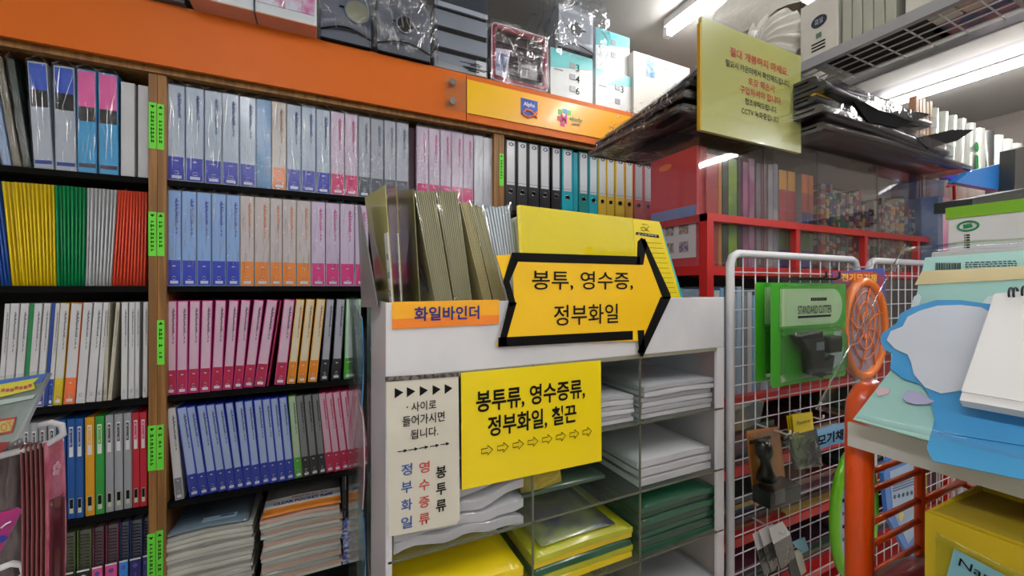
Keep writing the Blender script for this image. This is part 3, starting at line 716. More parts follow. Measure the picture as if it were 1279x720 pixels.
# printed covers lying on top of each stack
zt = EYE + HR[5] + 17 * .0142 + .006
cv = thing('cover_sheet', 'glossy blue-tinted cover sheet lying on the pale pocket stack', 'sheet', (uL + .13, 1.8, zt))
part('sheet', MB().slab(lambda a, b: (uL + .015 + (uR - uL - .03) * a, 1.668 + .26 * b, zt + .006 * math.sin(a * 3.14) * (1 - .5 * b)), 8, 4, (0, 0, .001)), M('bluish_sheet', (120, 140, 158), .2, coat=.8), cv)
part('sticker', MB().box(uL + .10, uL + .20, 1.70, 1.73, zt + .008, zt + .0092), M('sticker_pale', (170, 205, 230), .4), cv)
part('oval_mark', MB().disc((uL + .06, 1.77, zt + .006), (0, 0, 1), .03, .003, 20, r2=.018), M('mark_slate', (80, 105, 135), .4), cv)
part('barcode', MB().box(uL + .15, uL + .19, 1.715, 1.725, zt + .0092, zt + .0097), M('barcode_blue', (60, 90, 130), .5), cv)
zt2 = EYE + HR[5] + 17 * .0138 + .005
cv = thing('cover_sheet', 'clear pocket refill cover sheet with orange band, on the right pocket stack', 'sheet', (uM + .13, 1.8, zt2))
tilt = lambda a, b: (uM + (uN - uM) * a, 1.668 + .25 * b, zt2 + .02 * b + .004 * math.sin(a * 3))
part('sheet', MB().slab(tilt, 6, 4, (0, 0, .001)), M('grey_sheet', (160, 160, 158), .3, coat=.6), cv)
part('orange_band', MB().slab(lambda a, b: tilt(a, b * .2), 6, 2, (0, 0, .0018)), M('orange_print', (244, 150, 60), .4), cv)
part('white_band', MB().slab(lambda a, b: tilt(a, .2 + b * .24), 6, 2, (0, 0, .0018)), WHITE, cv)
sl_ = Vector((0, .25, .02)).normalized()
text('CLEAR POCKET Refill', cv, Vector(((uM + uN) / 2, 1.668 + .25 * .27, zt2 + .0125)), EX, sl_, BLUEINK, .2, .018, 0.03)
text('PREMIUM A4', cv, Vector(((uM + uN) / 2 + .02, 1.668 + .25 * .37, zt2 + .0148)), EX, sl_, REDINK, .12, .012)
# small black upright books and blue-white packets at the end of the fifth shelf
bk = binder_set('bkk', (22, 22, 24), (34, 34, 38), None, wrap=0, mark=True, ink=(170, 170, 175), h=.2)
row([(bk, 428, 434, 0, 'small black book with silver print', .2), (bk, 435, 441, 0, 'small black book with silver print', .2), (bk, 442, 448, 0, 'small black book with silver print', .2)], HR[5] + .17, 'on the blue packets', 'small black books', 'book', 'book', count_from='right of the pocket stacks')
stack(8, UX(428, 1.70), UX(452, 1.70), 1.67, 1.88, EYE + HR[5], .020, [M('packet_blue', (40, 70, 170), .3, coat=.5, bump=.3, bscale=30, col2=(200, 205, 225), mixscale=70)], lambda i, n: topord(i, n, 'blue and white packet', 'below the small black books'), 'packet', 'blue and white packets', 'packet', 9)
# ------------------------------------------------------------------ things on top of the bookcase
DT = EYE + .904
def onU(pts, U): return [P(x, y, U=U) for x, y in pts]
GREY = M('grey_box_plastic', (96, 102, 114), .4, coat=.2); GREYL = M('light_grey_plastic', (150, 154, 162), .35, coat=.3)
TEAL = M('teal_print', (120, 205, 208), .35, coat=.4, col2=(214, 226, 230), mixscale=3.5)
PALE = M('pale_carton', (214, 218, 220), .4, coat=.2); PINKB = M('pink_carton', (206, 150, 130), .5)
def bagbox(x0, x1, V, z0, h, d, name, label, cat, mat, amp=.012, seed=1, bagmat=None, pad=.012, n=9, group=None):
    a, b = UX(x0, V), UX(x1, V)
    t = thing(name, label, cat, ((a + b) / 2, V + d / 2, z0), group)
    part('carton', MB().box(a, b, V, V + d, z0, z0 + h), mat, t, .003)
    if bagmat: tag(part('film_folds', MB().folds(Vector((a, V - pad - .004, z0)), EX, EZ, 22, b - a, h, seed, .0022), FOLD, t), kind='stuff')
    if bagmat: part('plastic_bag', MB().crumple(a - pad, b + pad, V - pad, V + d + pad, z0 + .004, z0 + h + pad, n, amp, seed), bagmat, t)
    return t, a, b
t, a, b = bagbox(168, 231, 1.60, DT, .26, .3, 'carton', 'dark grey carton at the start of the row above the bookcase', 'box', M('dark_carton', (70, 76, 84), .5))
part('side_print', MB().box(a, a + .06, 1.598, 1.60, DT + .002, DT + .26), PALE, t)
for x0, x1, lab, c1, c2, sd in ((234, 317, 'bagged white carton with pale blue print overhanging the orange fascia', (206, 214, 222), (140, 180, 205), 3), (319, 396, 'bagged carton with pink and violet print overhanging the orange fascia', (214, 214, 226), (206, 110, 160), 5)):
    t, a, b = bagbox(x0, x1, 1.55, DT + .003, .26, .34, 'bagged_carton', lab, 'box', PALE, .008, sd, FILM, .006, 8)
    part('bottom_face', MB().box(a, b, 1.55, 1.89, DT, DT + .003), PINKB, t)
    m = M('cartonprint%d' % sd, c1, .4, coat=.5, col2=c2, mixscale=14)
    part('printed_front', MB().box(a + .006, (a + b) / 2 - .004, 1.547, 1.55, DT + .035, DT + .25), m, t)
    part('printed_front', MB().box((a + b) / 2 + .004, b - .006, 1.547, 1.55, DT + .035, DT + .25), m, t)
def hole_box(x0, x1, V, z0, h, d, name, label, hx, hy, r, sd, bm, mat, pad=.014, seeth=True):
    a, b = UX(x0, V), UX(x1, V); c = P(hx, hy, V=V)
    t = thing(name, label, 'file box', ((a + b) / 2, V + d / 2, z0))
    part('side_panel', MB().box(a, a + .006, V, V + d, z0, z0 + h), mat, t, .002); part('side_panel', MB().box(b - .006, b, V, V + d, z0, z0 + h), mat, t, .002)
    part('bottom_panel', MB().box(a, b, V, V + d, z0, z0 + .006), BLACK, t)
    # curved front with arched top and foot lines
    def arch(k): return lambda aa, bb: (a + (b - a) * aa, V - .012 * math.sin(math.pi * aa), z0 + .03 + (h - .035) * bb + (.02 * math.sin(math.pi * aa) * (1 if bb > .5 else 1)))
    part('front_panel', MB().slab(arch(0), 14, 6, (0, .006, 0)), mat, t)
    part('foot_panel', MB().box(a, b, V + .002, V + .008, z0 + .004, z0 + .06), GREY, t)
    part('arch_line', MB().tube([(a + (b - a) * q / 12, V - .013 * math.sin(math.pi * q / 12) - .001, z0 + .032 + .02 * math.sin(math.pi * q / 12)) for q in range(13)], .0025, 6), BLACK, t)
    part('finger_hole', MB().disc((c.x, V - .0145, c.z), (0, -1, 0), r, .002, 28), M('hole_grey', (132, 132, 112), .5) if seeth else BLACK, t)
    part('hole_rim', MB().tube([(c.x + r * 1.06 * math.cos(q * math.pi / 14), V - .0155, c.z + r * 1.06 * math.sin(q * math.pi / 14)) for q in range(28)], .004, 6, closed=True), mat, t)
    for s in (-1, 1): part('slot', MB().box(c.x + s * r * 1.25 - .012, c.x + s * r * 1.25 + .012, V - .0155, V - .0135, c.z - .002 - s * .004, c.z + .004 - s * .004), BLACK, t)
    part('plastic_bag', MB().crumple(a - pad, b + pad, V - pad - .012, V + d, z0 + .003, z0 + h + pad * 2, 16, .014, sd, 0, 16, False), bm, t)
    tag(part('film_folds', MB().folds(Vector((a - pad, V - pad - .020, z0)), EX, EZ, 46 if not seeth else 22, b - a + pad * 2, h, sd, .003, (.12, .5), .9), FOLD, t), kind='stuff')
    return t
hole_box(401, 464, 1.61, DT, .27, .26, 'file_box', 'grey file box with round pale finger hole, first of the bagged grey boxes', 447, 18, .041, 11, FILM, GREY)
hole_box(472, 538, 1.61, DT, .225, .26, 'file_box', 'grey file box in a vertically creased plastic bag', 506, 34, .032, 13, FILMC, GREY, seeth=False)
# letter tray stack
V = 1.62; a, b = UX(543, V), UX(609, V)
t = thing('tray_stack', 'shiny grey letter tray stack with dark slots beside the creased bag', 'tray', ((a + b) / 2, V + .15, DT))
z = DT
for i in range(3):
    part('tray', MB().box(a, b, V, V + .32, z, z + .065).box(a + .004, b - .004, V + .003, V + .32, z + .065, z + .085, 1), [GREYL, BLACK], t, .002); z += .087
part('top_panel', MB().box(a, b, V - .004, V + .32, z, z + .09), M('smoky_panel', (60, 66, 74), .15, coat=1), t)
part('ribbed_band', MB().box(a, b, V - .008, V, z - .012, z + .008), M('ribbed_clear', (190, 195, 205), .25, bump=.5, bscale=300), t)
part('price_label', MB().box(b - .05, b - .006, V - .002, V, DT + .004, DT + .065), WHITE, t)
mb = MB(); marks(mb, b - .042, b - .014, V - .002, DT + .01, DT + .05, 4, dens=.4); part('label_print', mb, INK, t)
part('glossy_cover', MB().box(a - .002, b + .002, V - .014, V - .012, DT + .02, z + .1), film('glossy_sheet', refl=2.2, base=.06, bump=.0, rough=.05), t)
# burgundy tray
V = 1.63; a, b = UX(614, V), UX(685, V)
t = thing('desk_tray', 'burgundy rimmed tray standing on edge in a crinkled bag', 'tray', ((a + b) / 2, V + .05, DT))
BUR = M('burgundy_plastic', (140, 24, 48), .3, coat=.5)
h = .262
def rrect(x0, x1, z0, z1, v, r=.02, n=5):
    out = []
    for (cx, cz, a0) in ((x1 - r, z1 - r, 0), (x0 + r, z1 - r, 90), (x0 + r, z0 + r, 180), (x1 - r, z0 + r, 270)):
        for q in range(n + 1):
            w = math.radians(a0 + 90 * q / n); out.append(Vector((cx + r * math.cos(w), v, cz + r * math.sin(w))))
    return out
part('tray_floor', MB().prism(rrect(a, b, DT + .004, DT + h, V + .03), (0, .01, 0)), M('smoky_maroon', (70, 52, 60), .3, coat=.6), t)
part('inner_wall', MB().tube(rrect(a + .014, b - .014, DT + .018, DT + h - .014, V + .01), .012, 8, closed=True), BUR, t)
part('rim', MB().tube(rrect(a + .003, b - .003, DT + .007, DT + h - .003, V), .0035, 8, closed=True), M('rim_pale', (206, 176, 188), .3, coat=.4), t)
for q in range(4): part('divider', MB().box(a + .02, b - .02, V + .018, V + .03, DT + .06 + q * .045, DT + .063 + q * .045), M('grey_divider', (100, 96, 104), .4), t)
lp = [P(x, y, V=V + .004) for x, y in ((620, 60), (638, 63), (633, 98), (616, 92))]
part('product_card', MB().prism(lp, (0, -.001, 0)), M('tray_card', (200, 196, 212), .4, coat=.3), t)
lp = [P(x, y, V=V + .002) for x, y in ((623, 66), (635, 69), (631, 90), (619, 86))]
part('card_picture', MB().prism(lp, (0, -.001, 0)), M('card_pic', (110, 120, 160), .4, col2=(160, 170, 200), mixscale=60), t)
part('plastic_bag', MB().crumple(a - .004, b + .004, V - .008, V + .06, DT + .004, DT + h + .006, 18, .007, 21, 0, 18, False), FILMC, t)
tag(part('film_folds', MB().folds(Vector((a, V - .014, DT)), EX, EZ, 34, b - a, h, 8, .0028, (.1, .4), .55), FOLD, t), kind='stuff')
# teal cartons
def teal(x0, x1, V, z0, z1, d, label, nums, sd):
    a, b = UX(x0, V), UX(x1, V)
    t = thing('carton', label, 'box', ((a + b) / 2, V + d / 2, z0))
    h = z1 - z0
    part('carton', MB().box(a, b, V, V + d, z0, z1), PALE, t, .002)
    part('teal_field', MB().prism([(a + .001, V - .001, z1 - .002), (b - .001, V - .001, z1 - .002), (b - .001, V - .001, z1 - h * .25), (a + .001, V - .001, z1 - h * .42)], (0, .001, 0)), M('teal_flat', (112, 200, 204), .35, coat=.4), t)
    for i, (s, fx, fz) in enumerate(nums):
        cx = a + (b - a) * fx; cz = z0 + h * fz
        part('picture_block', MB().box(cx - .026, cx + .004, V - .003, V - .001, cz - .012, cz + .014), GREYL, t)
        if s: text(s, t, (cx + .018, V - .002, cz - .004), EX, EZ, INK, None, .034)
    mb = MB()
    for i in range(5): mb.box(a + .02 + i * .01, a + .027 + i * .01, V - .002, V - .001, z0 + h * .55, z0 + h * .575)
    part('print', mb, M('grey_print', (110, 120, 125), .5), t)
    return t
teal(688, 741, 1.63, DT, DT + .225, .3, 'pale teal carton numbered three and six, under the bagged arched box', (('3', .55, .72), ('4', .55, .48), ('6', .55, .22)), 1)
teal(744.5, 791, 1.64, DT, DT + .195, .3, 'small teal carton beside the numbered carton, lower of two', (('3', .62, .62), ('', .62, .25)), 2)
teal(744.5, 787, 1.66, DT + .198, DT + .415, .28, 'small teal carton stacked on another, upper of two', (('', .55, .75), ('', .55, .45)), 3)
a, b = UX(748, 1.63), UX(757, 1.63)
for zz in (DT + .02, DT + .18):
    part_ = 0
t = thing('file_box', 'light grey arched file box in a loose crumpled bag on the teal carton', 'file box', (UX(719, 1.65), 1.75, DT + .228))
V = 1.645; a, b = UX(699, V), UX(742, V); z0 = DT + .228
part('body', MB().slab(lambda p, q: (a + (b - a) * p, V + .004, z0 + .03 + (.20 + .018 * math.sin(math.pi * p)) * q), 10, 4, (0, .2, 0)), GREYL, t)
part('base', MB().box(a, b, V + .01, V + .2, z0, z0 + .03), BLACK, t)
part('arch_line', MB().tube([(a + (b - a) * q / 12, V + .001, z0 + .034 + .022 * math.sin(math.pi * q / 12)) for q in range(13)], .0022, 6), BLACK, t)
c = P(721, 36, V=V); part('finger_hole', MB().disc((c.x, V + .003, c.z), (0, -1, 0), .032, .002, 28), M('hole_dark', (66, 72, 72), .5), t)
part('hole_slot', MB().box(c.x - .055, c.x + .055, V + .001, V + .0025, c.z - .002, c.z + .002), BLACK, t)
part('plastic_bag', MB().crumple(a - .035, b + .05, V - .03, V + .2, z0 - .01, z0 + .25, 16, .026, 33, 0, 14, False), film('loose_bag', refl=1.6, base=.09, bump=1.0, scale=18, milk=.04, rough=.08, dist=.02), t)
V = 1.62; a, b = UX(792, V), UX(862, V)
t = thing('carton', 'white carton with small blue picture, rear of the row near the lamp', 'box', ((a + b) / 2, V + .15, DT))
part('carton', MB().box(a, b, V, V + .3, DT, DT + .325), M('warm_white_carton', (216, 212, 204), .45), t, .002)
pa, pb = P(808, 95, V=V), P(818, 73, V=V)
part('picture_block', MB().box(pa.x, pb.x, V - .002, V, pa.z, pb.z), M('carton_blue', (90, 130, 190), .4, coat=.4, col2=(150, 180, 215), mixscale=50), t)
text('MINI FILE\nCABINET', t, P(828, 83, V=V - .003), EX, EZ, M('olive_print', (90, 95, 70), .5), .08, .035)

# ------------------------------------------------------------------ display case with signs
DV = .685; dx0, dx1 = .0905, .908; HT, HP = EYE - .027, EYE - .152
def marble():
    return M('marble_white', (218, 218, 222), .3, coat=.3, col2=(206, 207, 213), mixscale=5)
MRB = marble(); DB = 1.005
ds = thing('display_case', 'white marble-look and clear acrylic pigeonhole display case carrying the yellow signs', 'display case', ((dx0 + dx1) / 2, .85, 0))
part('front_panel', MB().box(dx0, dx1, DV, DV + .006, HP, HT), MRB, ds, .0015)
part('tray_floor', MB().box(dx0 + .006, dx1 - .006, DV + .006, DB, HP + .002, HP + .008), MRB, ds)
part('panel_lip', MB().box(dx0, dx1, DV + .0005, DV + .0055, HP - .008, HP), M('panel_shadow_edge', (140, 138, 120), .4), ds)  # strip below the panel, its shadow put into the darker colour
part('side_panel', MB().box(dx1 - .004, dx1, DV + .002, DB, .08, HT), FROST, ds, label='frosted white side panel')
part('corner_post', MB().box(dx1 - .026, dx1, DV, DV + .008, .08, HP), MRB, ds, .001)
part('side_panel', MB().box(dx0, dx0 + .004, DV + .23, DB, .08, HT), ACRYL, ds, label='clear side panel')
part('side_strip', MB().box(dx0, dx0 + .004, DV + .002, DV + .23, .08, HT), film('frosted_strip', tint=(250, 250, 250), refl=.6, base=.02, bump=0, rough=.2, milk=.7, milkcol=(222, 216, 220)), ds)
part('corner_post', MB().box(dx0, dx0 + .01, DV, DV + .006, .08, HP), MRB, ds)
part('back_panel', MB().box(dx0, dx1, DB, DB + .004, .08, HT), film('back_frost', tint=(240, 244, 240), refl=.6, base=.01, bump=0, rough=.2, milk=.55, milkcol=(176, 180, 172)), ds)
part('base', MB().box(dx0, dx1, DV + .01, DB, 0, .08), MRB, ds)
cols = (.365, .635); ROWS = [EYE - .304 - .1525 * i for i in range(0, 7)]
for c in cols:
    part('divider', MB().box(c - .0015, c + .0015, DV + .003, DB, .08, HP, 0, [0, 0, 1, 0, 0, 0]), [ACRYL, ACRYLE], ds)
    part('divider_edge', MB().box(c - .002, c + .002, DV, DV + .003, .08, HP), ACRYLE, ds)
for z in ROWS:
    part('shelf', MB().box(dx0 + .004, dx1 - .004, DV + .003, DB, z - .003, z), ACRYL, ds)
    part('shelf_edge', MB().box(dx0 + .004, dx1 - .004, DV, DV + .003, z - .0035, z + .0005), ACRYLE, ds)
# rear acrylic holder with colourful covers
rh = thing('acrylic_holder', 'clear acrylic holder of colourful sheets behind the display case', 'holder', (.2, 1.14, 0))
part('side_panel', MB().box(.064, .067, .93, 1.3, .1, HT), ACRYL, rh); part('front_panel', MB().box(.067, .75, 1.0105, 1.013, .1, HT - .1), ACRYL, rh)
part('back_panel', MB().box(.067, .75, 1.297, 1.30, .1, HT - .1), ACRYL, rh); part('floor_panel', MB().box(.067, .75, 1.0105, 1.3, .1, .106), ACRYL, rh)
cc = [('sky blue patterned', (90, 190, 225), (40, 90, 190)), ('pink patterned', (230, 160, 200), (245, 220, 235)), ('deep blue patterned', (20, 90, 170), (120, 210, 220)), ('peach and white', (240, 190, 160), (225, 225, 232))]
for i in range(4):
    n_, c1, c2 = cc[i]
    m = M('holo%d' % i, c1, .2, coat=.8, col2=c2, mixscale=7, stretch=(1, 3, 1))
    zz = EYE - .06 - .22 * i
    o = MB().slab(lambda p, q: (.072 + .002 * i + .004 * math.sin(q * 3), .935 + .335 * p, zz - .21 + .2 * q + .03 * p), 4, 4, (.002, 0, 0)).build('cover_sheet', m)
    tag(o, '%s glossy sheet standing in the rear acrylic holder' % n_, 'sheet', 'colourful sheets in the rear holder')
# paper goods in the pigeonholes
def pstack(c0, c1, z0, z1, n, mats, what, where, name, cat, seed, v0=DV + .015, v1=DB - .02, sag=.006, thk=.8):
    stack(n, c0, c1, v0, v1, z0 + .001, (z1 - z0) / n, mats, lambda i, n_: topord(i, n_, what, where), cat, what + 's ' + where, name, seed, sag, thk, .004)
PW = M('envelope_white', (196, 198, 204), .4, coat=.4, var=.03); PS = M('envelope_grey', (170, 174, 180), .35, coat=.5)
GRN = M('file_dark_green', (14, 88, 58), .3, coat=.6, bump=.05, bscale=20); GRN2 = M('file_deep_green', (10, 62, 46), .3, coat=.6)
YG = M('file_yellow_green', (188, 190, 30), .3, coat=.6); YO = M('file_yellow', (206, 176, 30), .3, coat=.7, bump=.2, bscale=20)
pstack(.655, .885, ROWS[0], ROWS[0] + .075, 6, [PW, PS], 'white envelope pack', 'in the upper end pigeonhole', 'envelope_pack', 'envelope pack', 1)
pstack(.50, .628, ROWS[0], ROWS[0] + .06, 6, [PW, PS], 'white envelope pack', 'half hidden by the yellow paper sign', 'envelope_pack', 'envelope pack', 2)
pstack(.645, .880, ROWS[1], ROWS[1] + .06, 3, [PW, PW], 'thick bagged envelope pack', 'in the second end pigeonhole', 'envelope_pack', 'envelope pack', 3, sag=.004, thk=.7)
pstack(.645, .893, ROWS[2], ROWS[2] + .105, 7, [GRN, GRN2], 'dark green file', 'in the end pigeonhole', 'green_file', 'file', 4)
pstack(.375, .625, ROWS[2], ROWS[2] + .072, 5, [YO, YG, GRN, YO, YG], 'yellow and green bagged file', 'in the middle pigeonhole', 'yellow_file', 'file', 5)
pstack(.375, .60, ROWS[1], ROWS[1] + .012, 2, [M('smoky_green', (70, 96, 78), .3, coat=.7)], 'smoky green sheet', 'under the yellow paper sign', 'green_sheet', 'sheet', 6, v0=DV + .08)
pstack(.10, .355, ROWS[2], ROWS[2] + .064, 3, [YG, YG, YO], 'yellow-green file', 'below the arrow-marked white sign', 'yellow_green_file', 'file', 7)
pstack(.655, .88, ROWS[3], ROWS[3] + .04, 3, [PS, YG, PS], 'dim grey packet', 'in the lowest visible end pigeonhole', 'packet', 'packet', 8)
pstack(.39, .60, ROWS[3], ROWS[3] + .05, 4, [PS, YO], 'dim yellowish packet', 'in the lowest middle pigeonhole', 'packet', 'packet', 9)
for i in range(4):
    z = ROWS[1] + .002 + i * .022
    def fn(a, b, i=i, z=z): return (.105 + .245 * a, DV + .012 + .28 * b, z + .010 * math.sin(a * 5 + i) * a + .02 * a * (i / 3) + .012 * noise.noise(Vector((a * 4, b * 4, i))))
    o = MB().slab(fn, 14, 8, (0, 0, .016)).build('bagged_sheets', M('bag_silver', (176, 178, 184), .22, coat=1.0, bump=.8, bscale=14, stretch=(1, .4, 1)))
    tag(o, '%s shiny bag of grey sheets below the arrow-marked white sign' % ['lowest', 'second lowest', 'third lowest', 'topmost'][i], 'packet', 'shiny bags of grey sheets')
o = MB().crumple(.385, .47, DV + .10, DV + .22, ROWS[1] + .012, ROWS[1] + .045, 8, .012, 4).build('gold_packet', M('gold_film', (190, 170, 60), .2, coat=1, bump=.8, bscale=25))
tag(o, 'crumpled gold packet just under the yellow paper sign', 'packet')
# cover print on the yellow stack
zt = ROWS[2] + .076
o = MB().slab(lambda a, b: (.40 + .19 * a, DV + .03 + .25 * b, zt + .002 * math.sin(a * 3)), 6, 6, (0, 0, .0012)).build('printed_cover', M('mauve_print', (150, 160, 110), .3, coat=.8, col2=(90, 88, 120), mixscale=9))
tag(o, 'mauve and olive printed cover on the yellow bagged files', 'cover')

# signs on the display case
SIGNY = M('sign_yellow', (245, 218, 22), .35, coat=.2, var=.01); SIGNA = M('arrow_yellow', (248, 198, 14), .3, coat=.3, var=.02)
def sign(name, label, pts, V, mat, th=.002, nm='sheet'):
    q = [P(x, y, V=V) for x, y in pts]; c = sum(q, Vector()) / len(q)
    t = thing(name, label, 'sign', (c.x, V, min(p.z for p in q)))
    part(nm, MB().prism(q, (0, th, 0)), mat, t)
    return t
def down(x, y, V, dx=0, dy=0): return P(x, y, V=V)
# the yellow paper sheet
sy = sign('paper_sign', 'yellow paper sign with two black Korean lines and small outlined arrows, below the big arrow', [(576.5, 466.5), (751, 450.5), (752, 576), (577.5, 612.5)], .6825, SIGNY)
V = .6815
def tx(s, par, x, y, V, wpx, hpx, mat, bold=.0, ex=EX, ey=EZ):
    c = P(x, y, V=V); z = P(x, 358, V=V); sc_ = (z - Vector((0, 0, EYE))).length
    a_ = P(x - wpx / 2, y, V=V); b_ = P(x + wpx / 2, y, V=V)
    hh = abs(P(x, y - hpx / 2, V=V).z - P(x, y + hpx / 2, V=V).z)
    return text(s, par, c, ex, ey, mat, (b_ - a_).length if wpx else None, hh, bold)
tx('봉투류, 영수증류,', sy, 667.5, 494, V, 134, 27, INK, .022)
tx('정부화일, 철끈', sy, 668, 525, V, 109, 26, INK, .022)
for i in range(8):
    x = 609 + i * 17.6; A = P(x, 555 , V=V)
    A = Vector((UX(609, V) + i * (UX(734, V) - UX(609, V)) / 7, V, EYE - .1435 - (.0565) - .003 * 0)); A.z = P(609, 563, V=V).z
    r = [(-.011, -.004), (.001, -.004), (.001, -.009), (.011, 0), (.001, .009), (.001, .004), (-.011, .004)]
    part('arrow_outline', MB().tube([(A.x + p, V, A.z + q) for p, q in r], .0007, 4, closed=True), INK, sy)
# white vertical sign
sw = sign('notice_board', 'white vertical board with black triangles and three coloured Korean columns', [(483, 477), (573, 470), (575, 649), (571, 655), (486, 671)], .6825, M('notice_white', (212, 208, 194), .45, var=.01), .003)
part('top_tape', MB().prism(onV([(481.5, 471), (573.5, 466), (573.5, 470.5), (482, 477.5)], .6815), (0, .001, 0)), M('tape_grey', (50, 46, 44), .3, col2=(120, 112, 108), mixscale=160), sw)
for i, x in enumerate((499, 514, 530, 546, 561)):
    c = P(x, 491 - i * 1.3, V=V); part('triangle', MB().prism([(c.x - .007, V, c.z - .0085), (c.x + .007, V, c.z), (c.x - .007, V, c.z + .0085)], (0, .0008, 0)), INK, sw)
tx('사이로', sw, 530, 507, V, 31, 12, INK, .01); part('dot', MB().disc(P(509, 509, V=V), (0, -1, 0), .0012, .0006, 8), INK, sw)
tx('들어가시면', sw, 530, 523.5, V, 52, 13, INK, .01); tx('됩니다.', sw, 531, 541, V, 34, 12, INK, .01)
for i, x in enumerate((503, 516.5, 529.5, 543, 556)):
    c = P(x, 564 - i * 2.2, V=V)
    part('small_arrow', MB().box(c.x - .0075, c.x + .003, V, V + .0007, c.z - .0006, c.z + .0006).prism([(c.x + .0025, V, c.z - .003), (c.x + .0085, V, c.z), (c.x + .0025, V, c.z + .003)], (0, .0007, 0)), INK, sw)
RD2 = M('sign_red', (196, 62, 58), .5)
BL2 = M('sign_blue', (36, 84, 158), .5)
for ch, x, y in zip('정부화일', (508.5,) * 4, (587, 609, 631, 653)): tx(ch, sw, x, y, V, 13.5, 14.5, BL2, .012)
for ch, x, y in zip('영수증류', (530.5,) * 4, (584, 606, 627.5, 648.5)): tx(ch, sw, x, y, V, 13, 14, RD2, .012)
for ch, x, y in zip('봉투류', (551.5,) * 3, (590, 611, 632)): tx(ch, sw, x, y, V, 12.5, 15, INK, .02)
# orange name strip
so = sign('label_strip', 'golden orange name strip with dark blue Korean letters on the marble panel', [(490.3, 377.5), (623.7, 374.5), (624, 405), (490.5, 411.5)], .6825, M('strip_orange', (248, 176, 30), .3, coat=.4, var=.01), .002)
part('lower_tint', MB().prism(onV([(490.5, 399), (624, 393.5), (624, 405), (490.5, 411.5)], .682), (0, .0006, 0)), M('strip_deep_orange', (240, 132, 36), .3, coat=.4), so)
tx('화일바인더', so, 560, 391.5, .6812, 81, 17.5, M('navy_ink', (24, 26, 130), .5), .022)
# the big arrow
V1 = .679
sa = sign('arrow_sign', 'big yellow arrow sign outlined in black tape, Korean lettering, on the display case front', [(640, 318), (800, 321), (800, 306), (836, 372), (803, 445), (801, 426), (627, 431), (643, 379)], V1, SIGNA, .0022)
part('paper_flap', MB().prism(onV([(620, 319), (645, 318), (638, 345), (630, 352)], V1 + .001), (0, .002, 0)), SIGNA, sa)
part('paper_flap', MB().prism(onV([(627, 420), (634, 420), (626, 434), (620, 432)], V1 + .001), (0, .002, 0)), SIGNA, sa)
TAPE = M('black_tape', (8, 8, 9), .6, var=.01, spec=.15)
for q in ([(640, 315.5), (800, 320.5), (800, 331), (646, 327)], [(640, 316), (648, 326), (637, 352), (645, 380), (638, 384), (629, 352)], [(636, 378), (646, 378), (633, 424), (634, 433), (623, 432)], [(623, 422), (791, 413.5), (791, 424.5), (623, 434)],
          [(797, 302), (802, 297), (809, 303), (804, 331), (796, 331)], [(801, 300), (806, 298), (838, 368), (838, 373), (829, 374)], [(826, 371), (839, 371), (803, 447), (797, 440)], [(797, 413), (805, 412.5), (806, 442), (799, 440)]):
    part('tape_strip', MB().prism(onV(q, V1 - .0008), (0, .0008, 0)), TAPE, sa)
tx('봉투, 영수증,', sa, 732, 351, V1 - .001, 125, 24, INK, .008); tx('정부화일', sa, 734, 393, V1 - .001, 80, 25, INK, .008)

# folders standing in the top tray
def folder(label, pts, v0, v1, mat, th=.0018, name='document_folder', cat='folder', strip=None, group='olive document folders in the top tray'):
    """pts: front-bottom, front-top, back-top, back-bottom in the photo; v0, v1 depth of front and back edges"""
    q = [P(*pts[0], V=v0), P(*pts[1], V=v0), P(*pts[2], V=v1), P(*pts[3], V=v1)]
    t = thing(name, label, cat, (q[0].x, v0, q[0].z), group)
    part('cover', MB().prism(q, (th, 0, 0)), mat, t)
    if strip:
        f = lambda s, w: q[0].lerp(q[1], s).lerp(q[3].lerp(q[2], s), w)
        part('index_strip', MB().prism([f(.0, .0) + Vector((-.0012, 0, 0)), f(.62, .0) + Vector((-.0012, 0, 0)), f(.62, .16) + Vector((-.0012, 0, 0)), f(0, .16) + Vector((-.0012, 0, 0))], (.001, 0, 0)), WHITE, t)
        for s in (.1, .25, .4): part('index_mark', MB().prism([f(s, .03) + Vector((-.0016, 0, 0)), f(s + .05, .03) + Vector((-.0016, 0, 0)), f(s + .05, .12) + Vector((-.0016, 0, 0)), f(s, .12) + Vector((-.0016, 0, 0))], (.0004, 0, 0)), GREYL, t)
    return t
OLV = M('olive_cover', (112, 114, 66), .35, coat=.3, var=.05); OLY = film('olive_clear', tint=(210, 205, 130), refl=.8, base=.03, bump=.1, scale=10, milk=.7, milkcol=(206, 200, 138)); BRO = M('brown_cover', (128, 116, 66), .35, coat=.4)
folder('grey folder with dotted edge, first in the top tray', [(472, 384), (450, 256), (447, 258), (452, 384)], .74, .93, M('grey_dotted', (122, 124, 124), .4), group=None)
folder('translucent yellow folder with white index strip in the top tray', [(492, 386), (481, 231), (456, 247), (473, 386)], .73, .93, OLY, strip=1)
folder('brown folder with white index strip in the top tray', [(503, 386), (495, 233), (484, 237), (492, 386)], .735, .93, BRO, strip=1)
folder('plain dark olive folder beside the bundles in the top tray', [(525, 386), (516, 236), (497, 240), (502, 386)], .74, .93, OLV)
folder('thin navy folder leaning before the olive bundles', [(545, 386), (522, 330), (522, 335), (538, 386)], .78, .93, M('navy_cover', (40, 50, 110), .35), group=None)
OE = M('olive_edge', (178, 170, 124), .4, coat=.3); OE2 = M('olive_edge_dark', (52, 46, 26), .45)
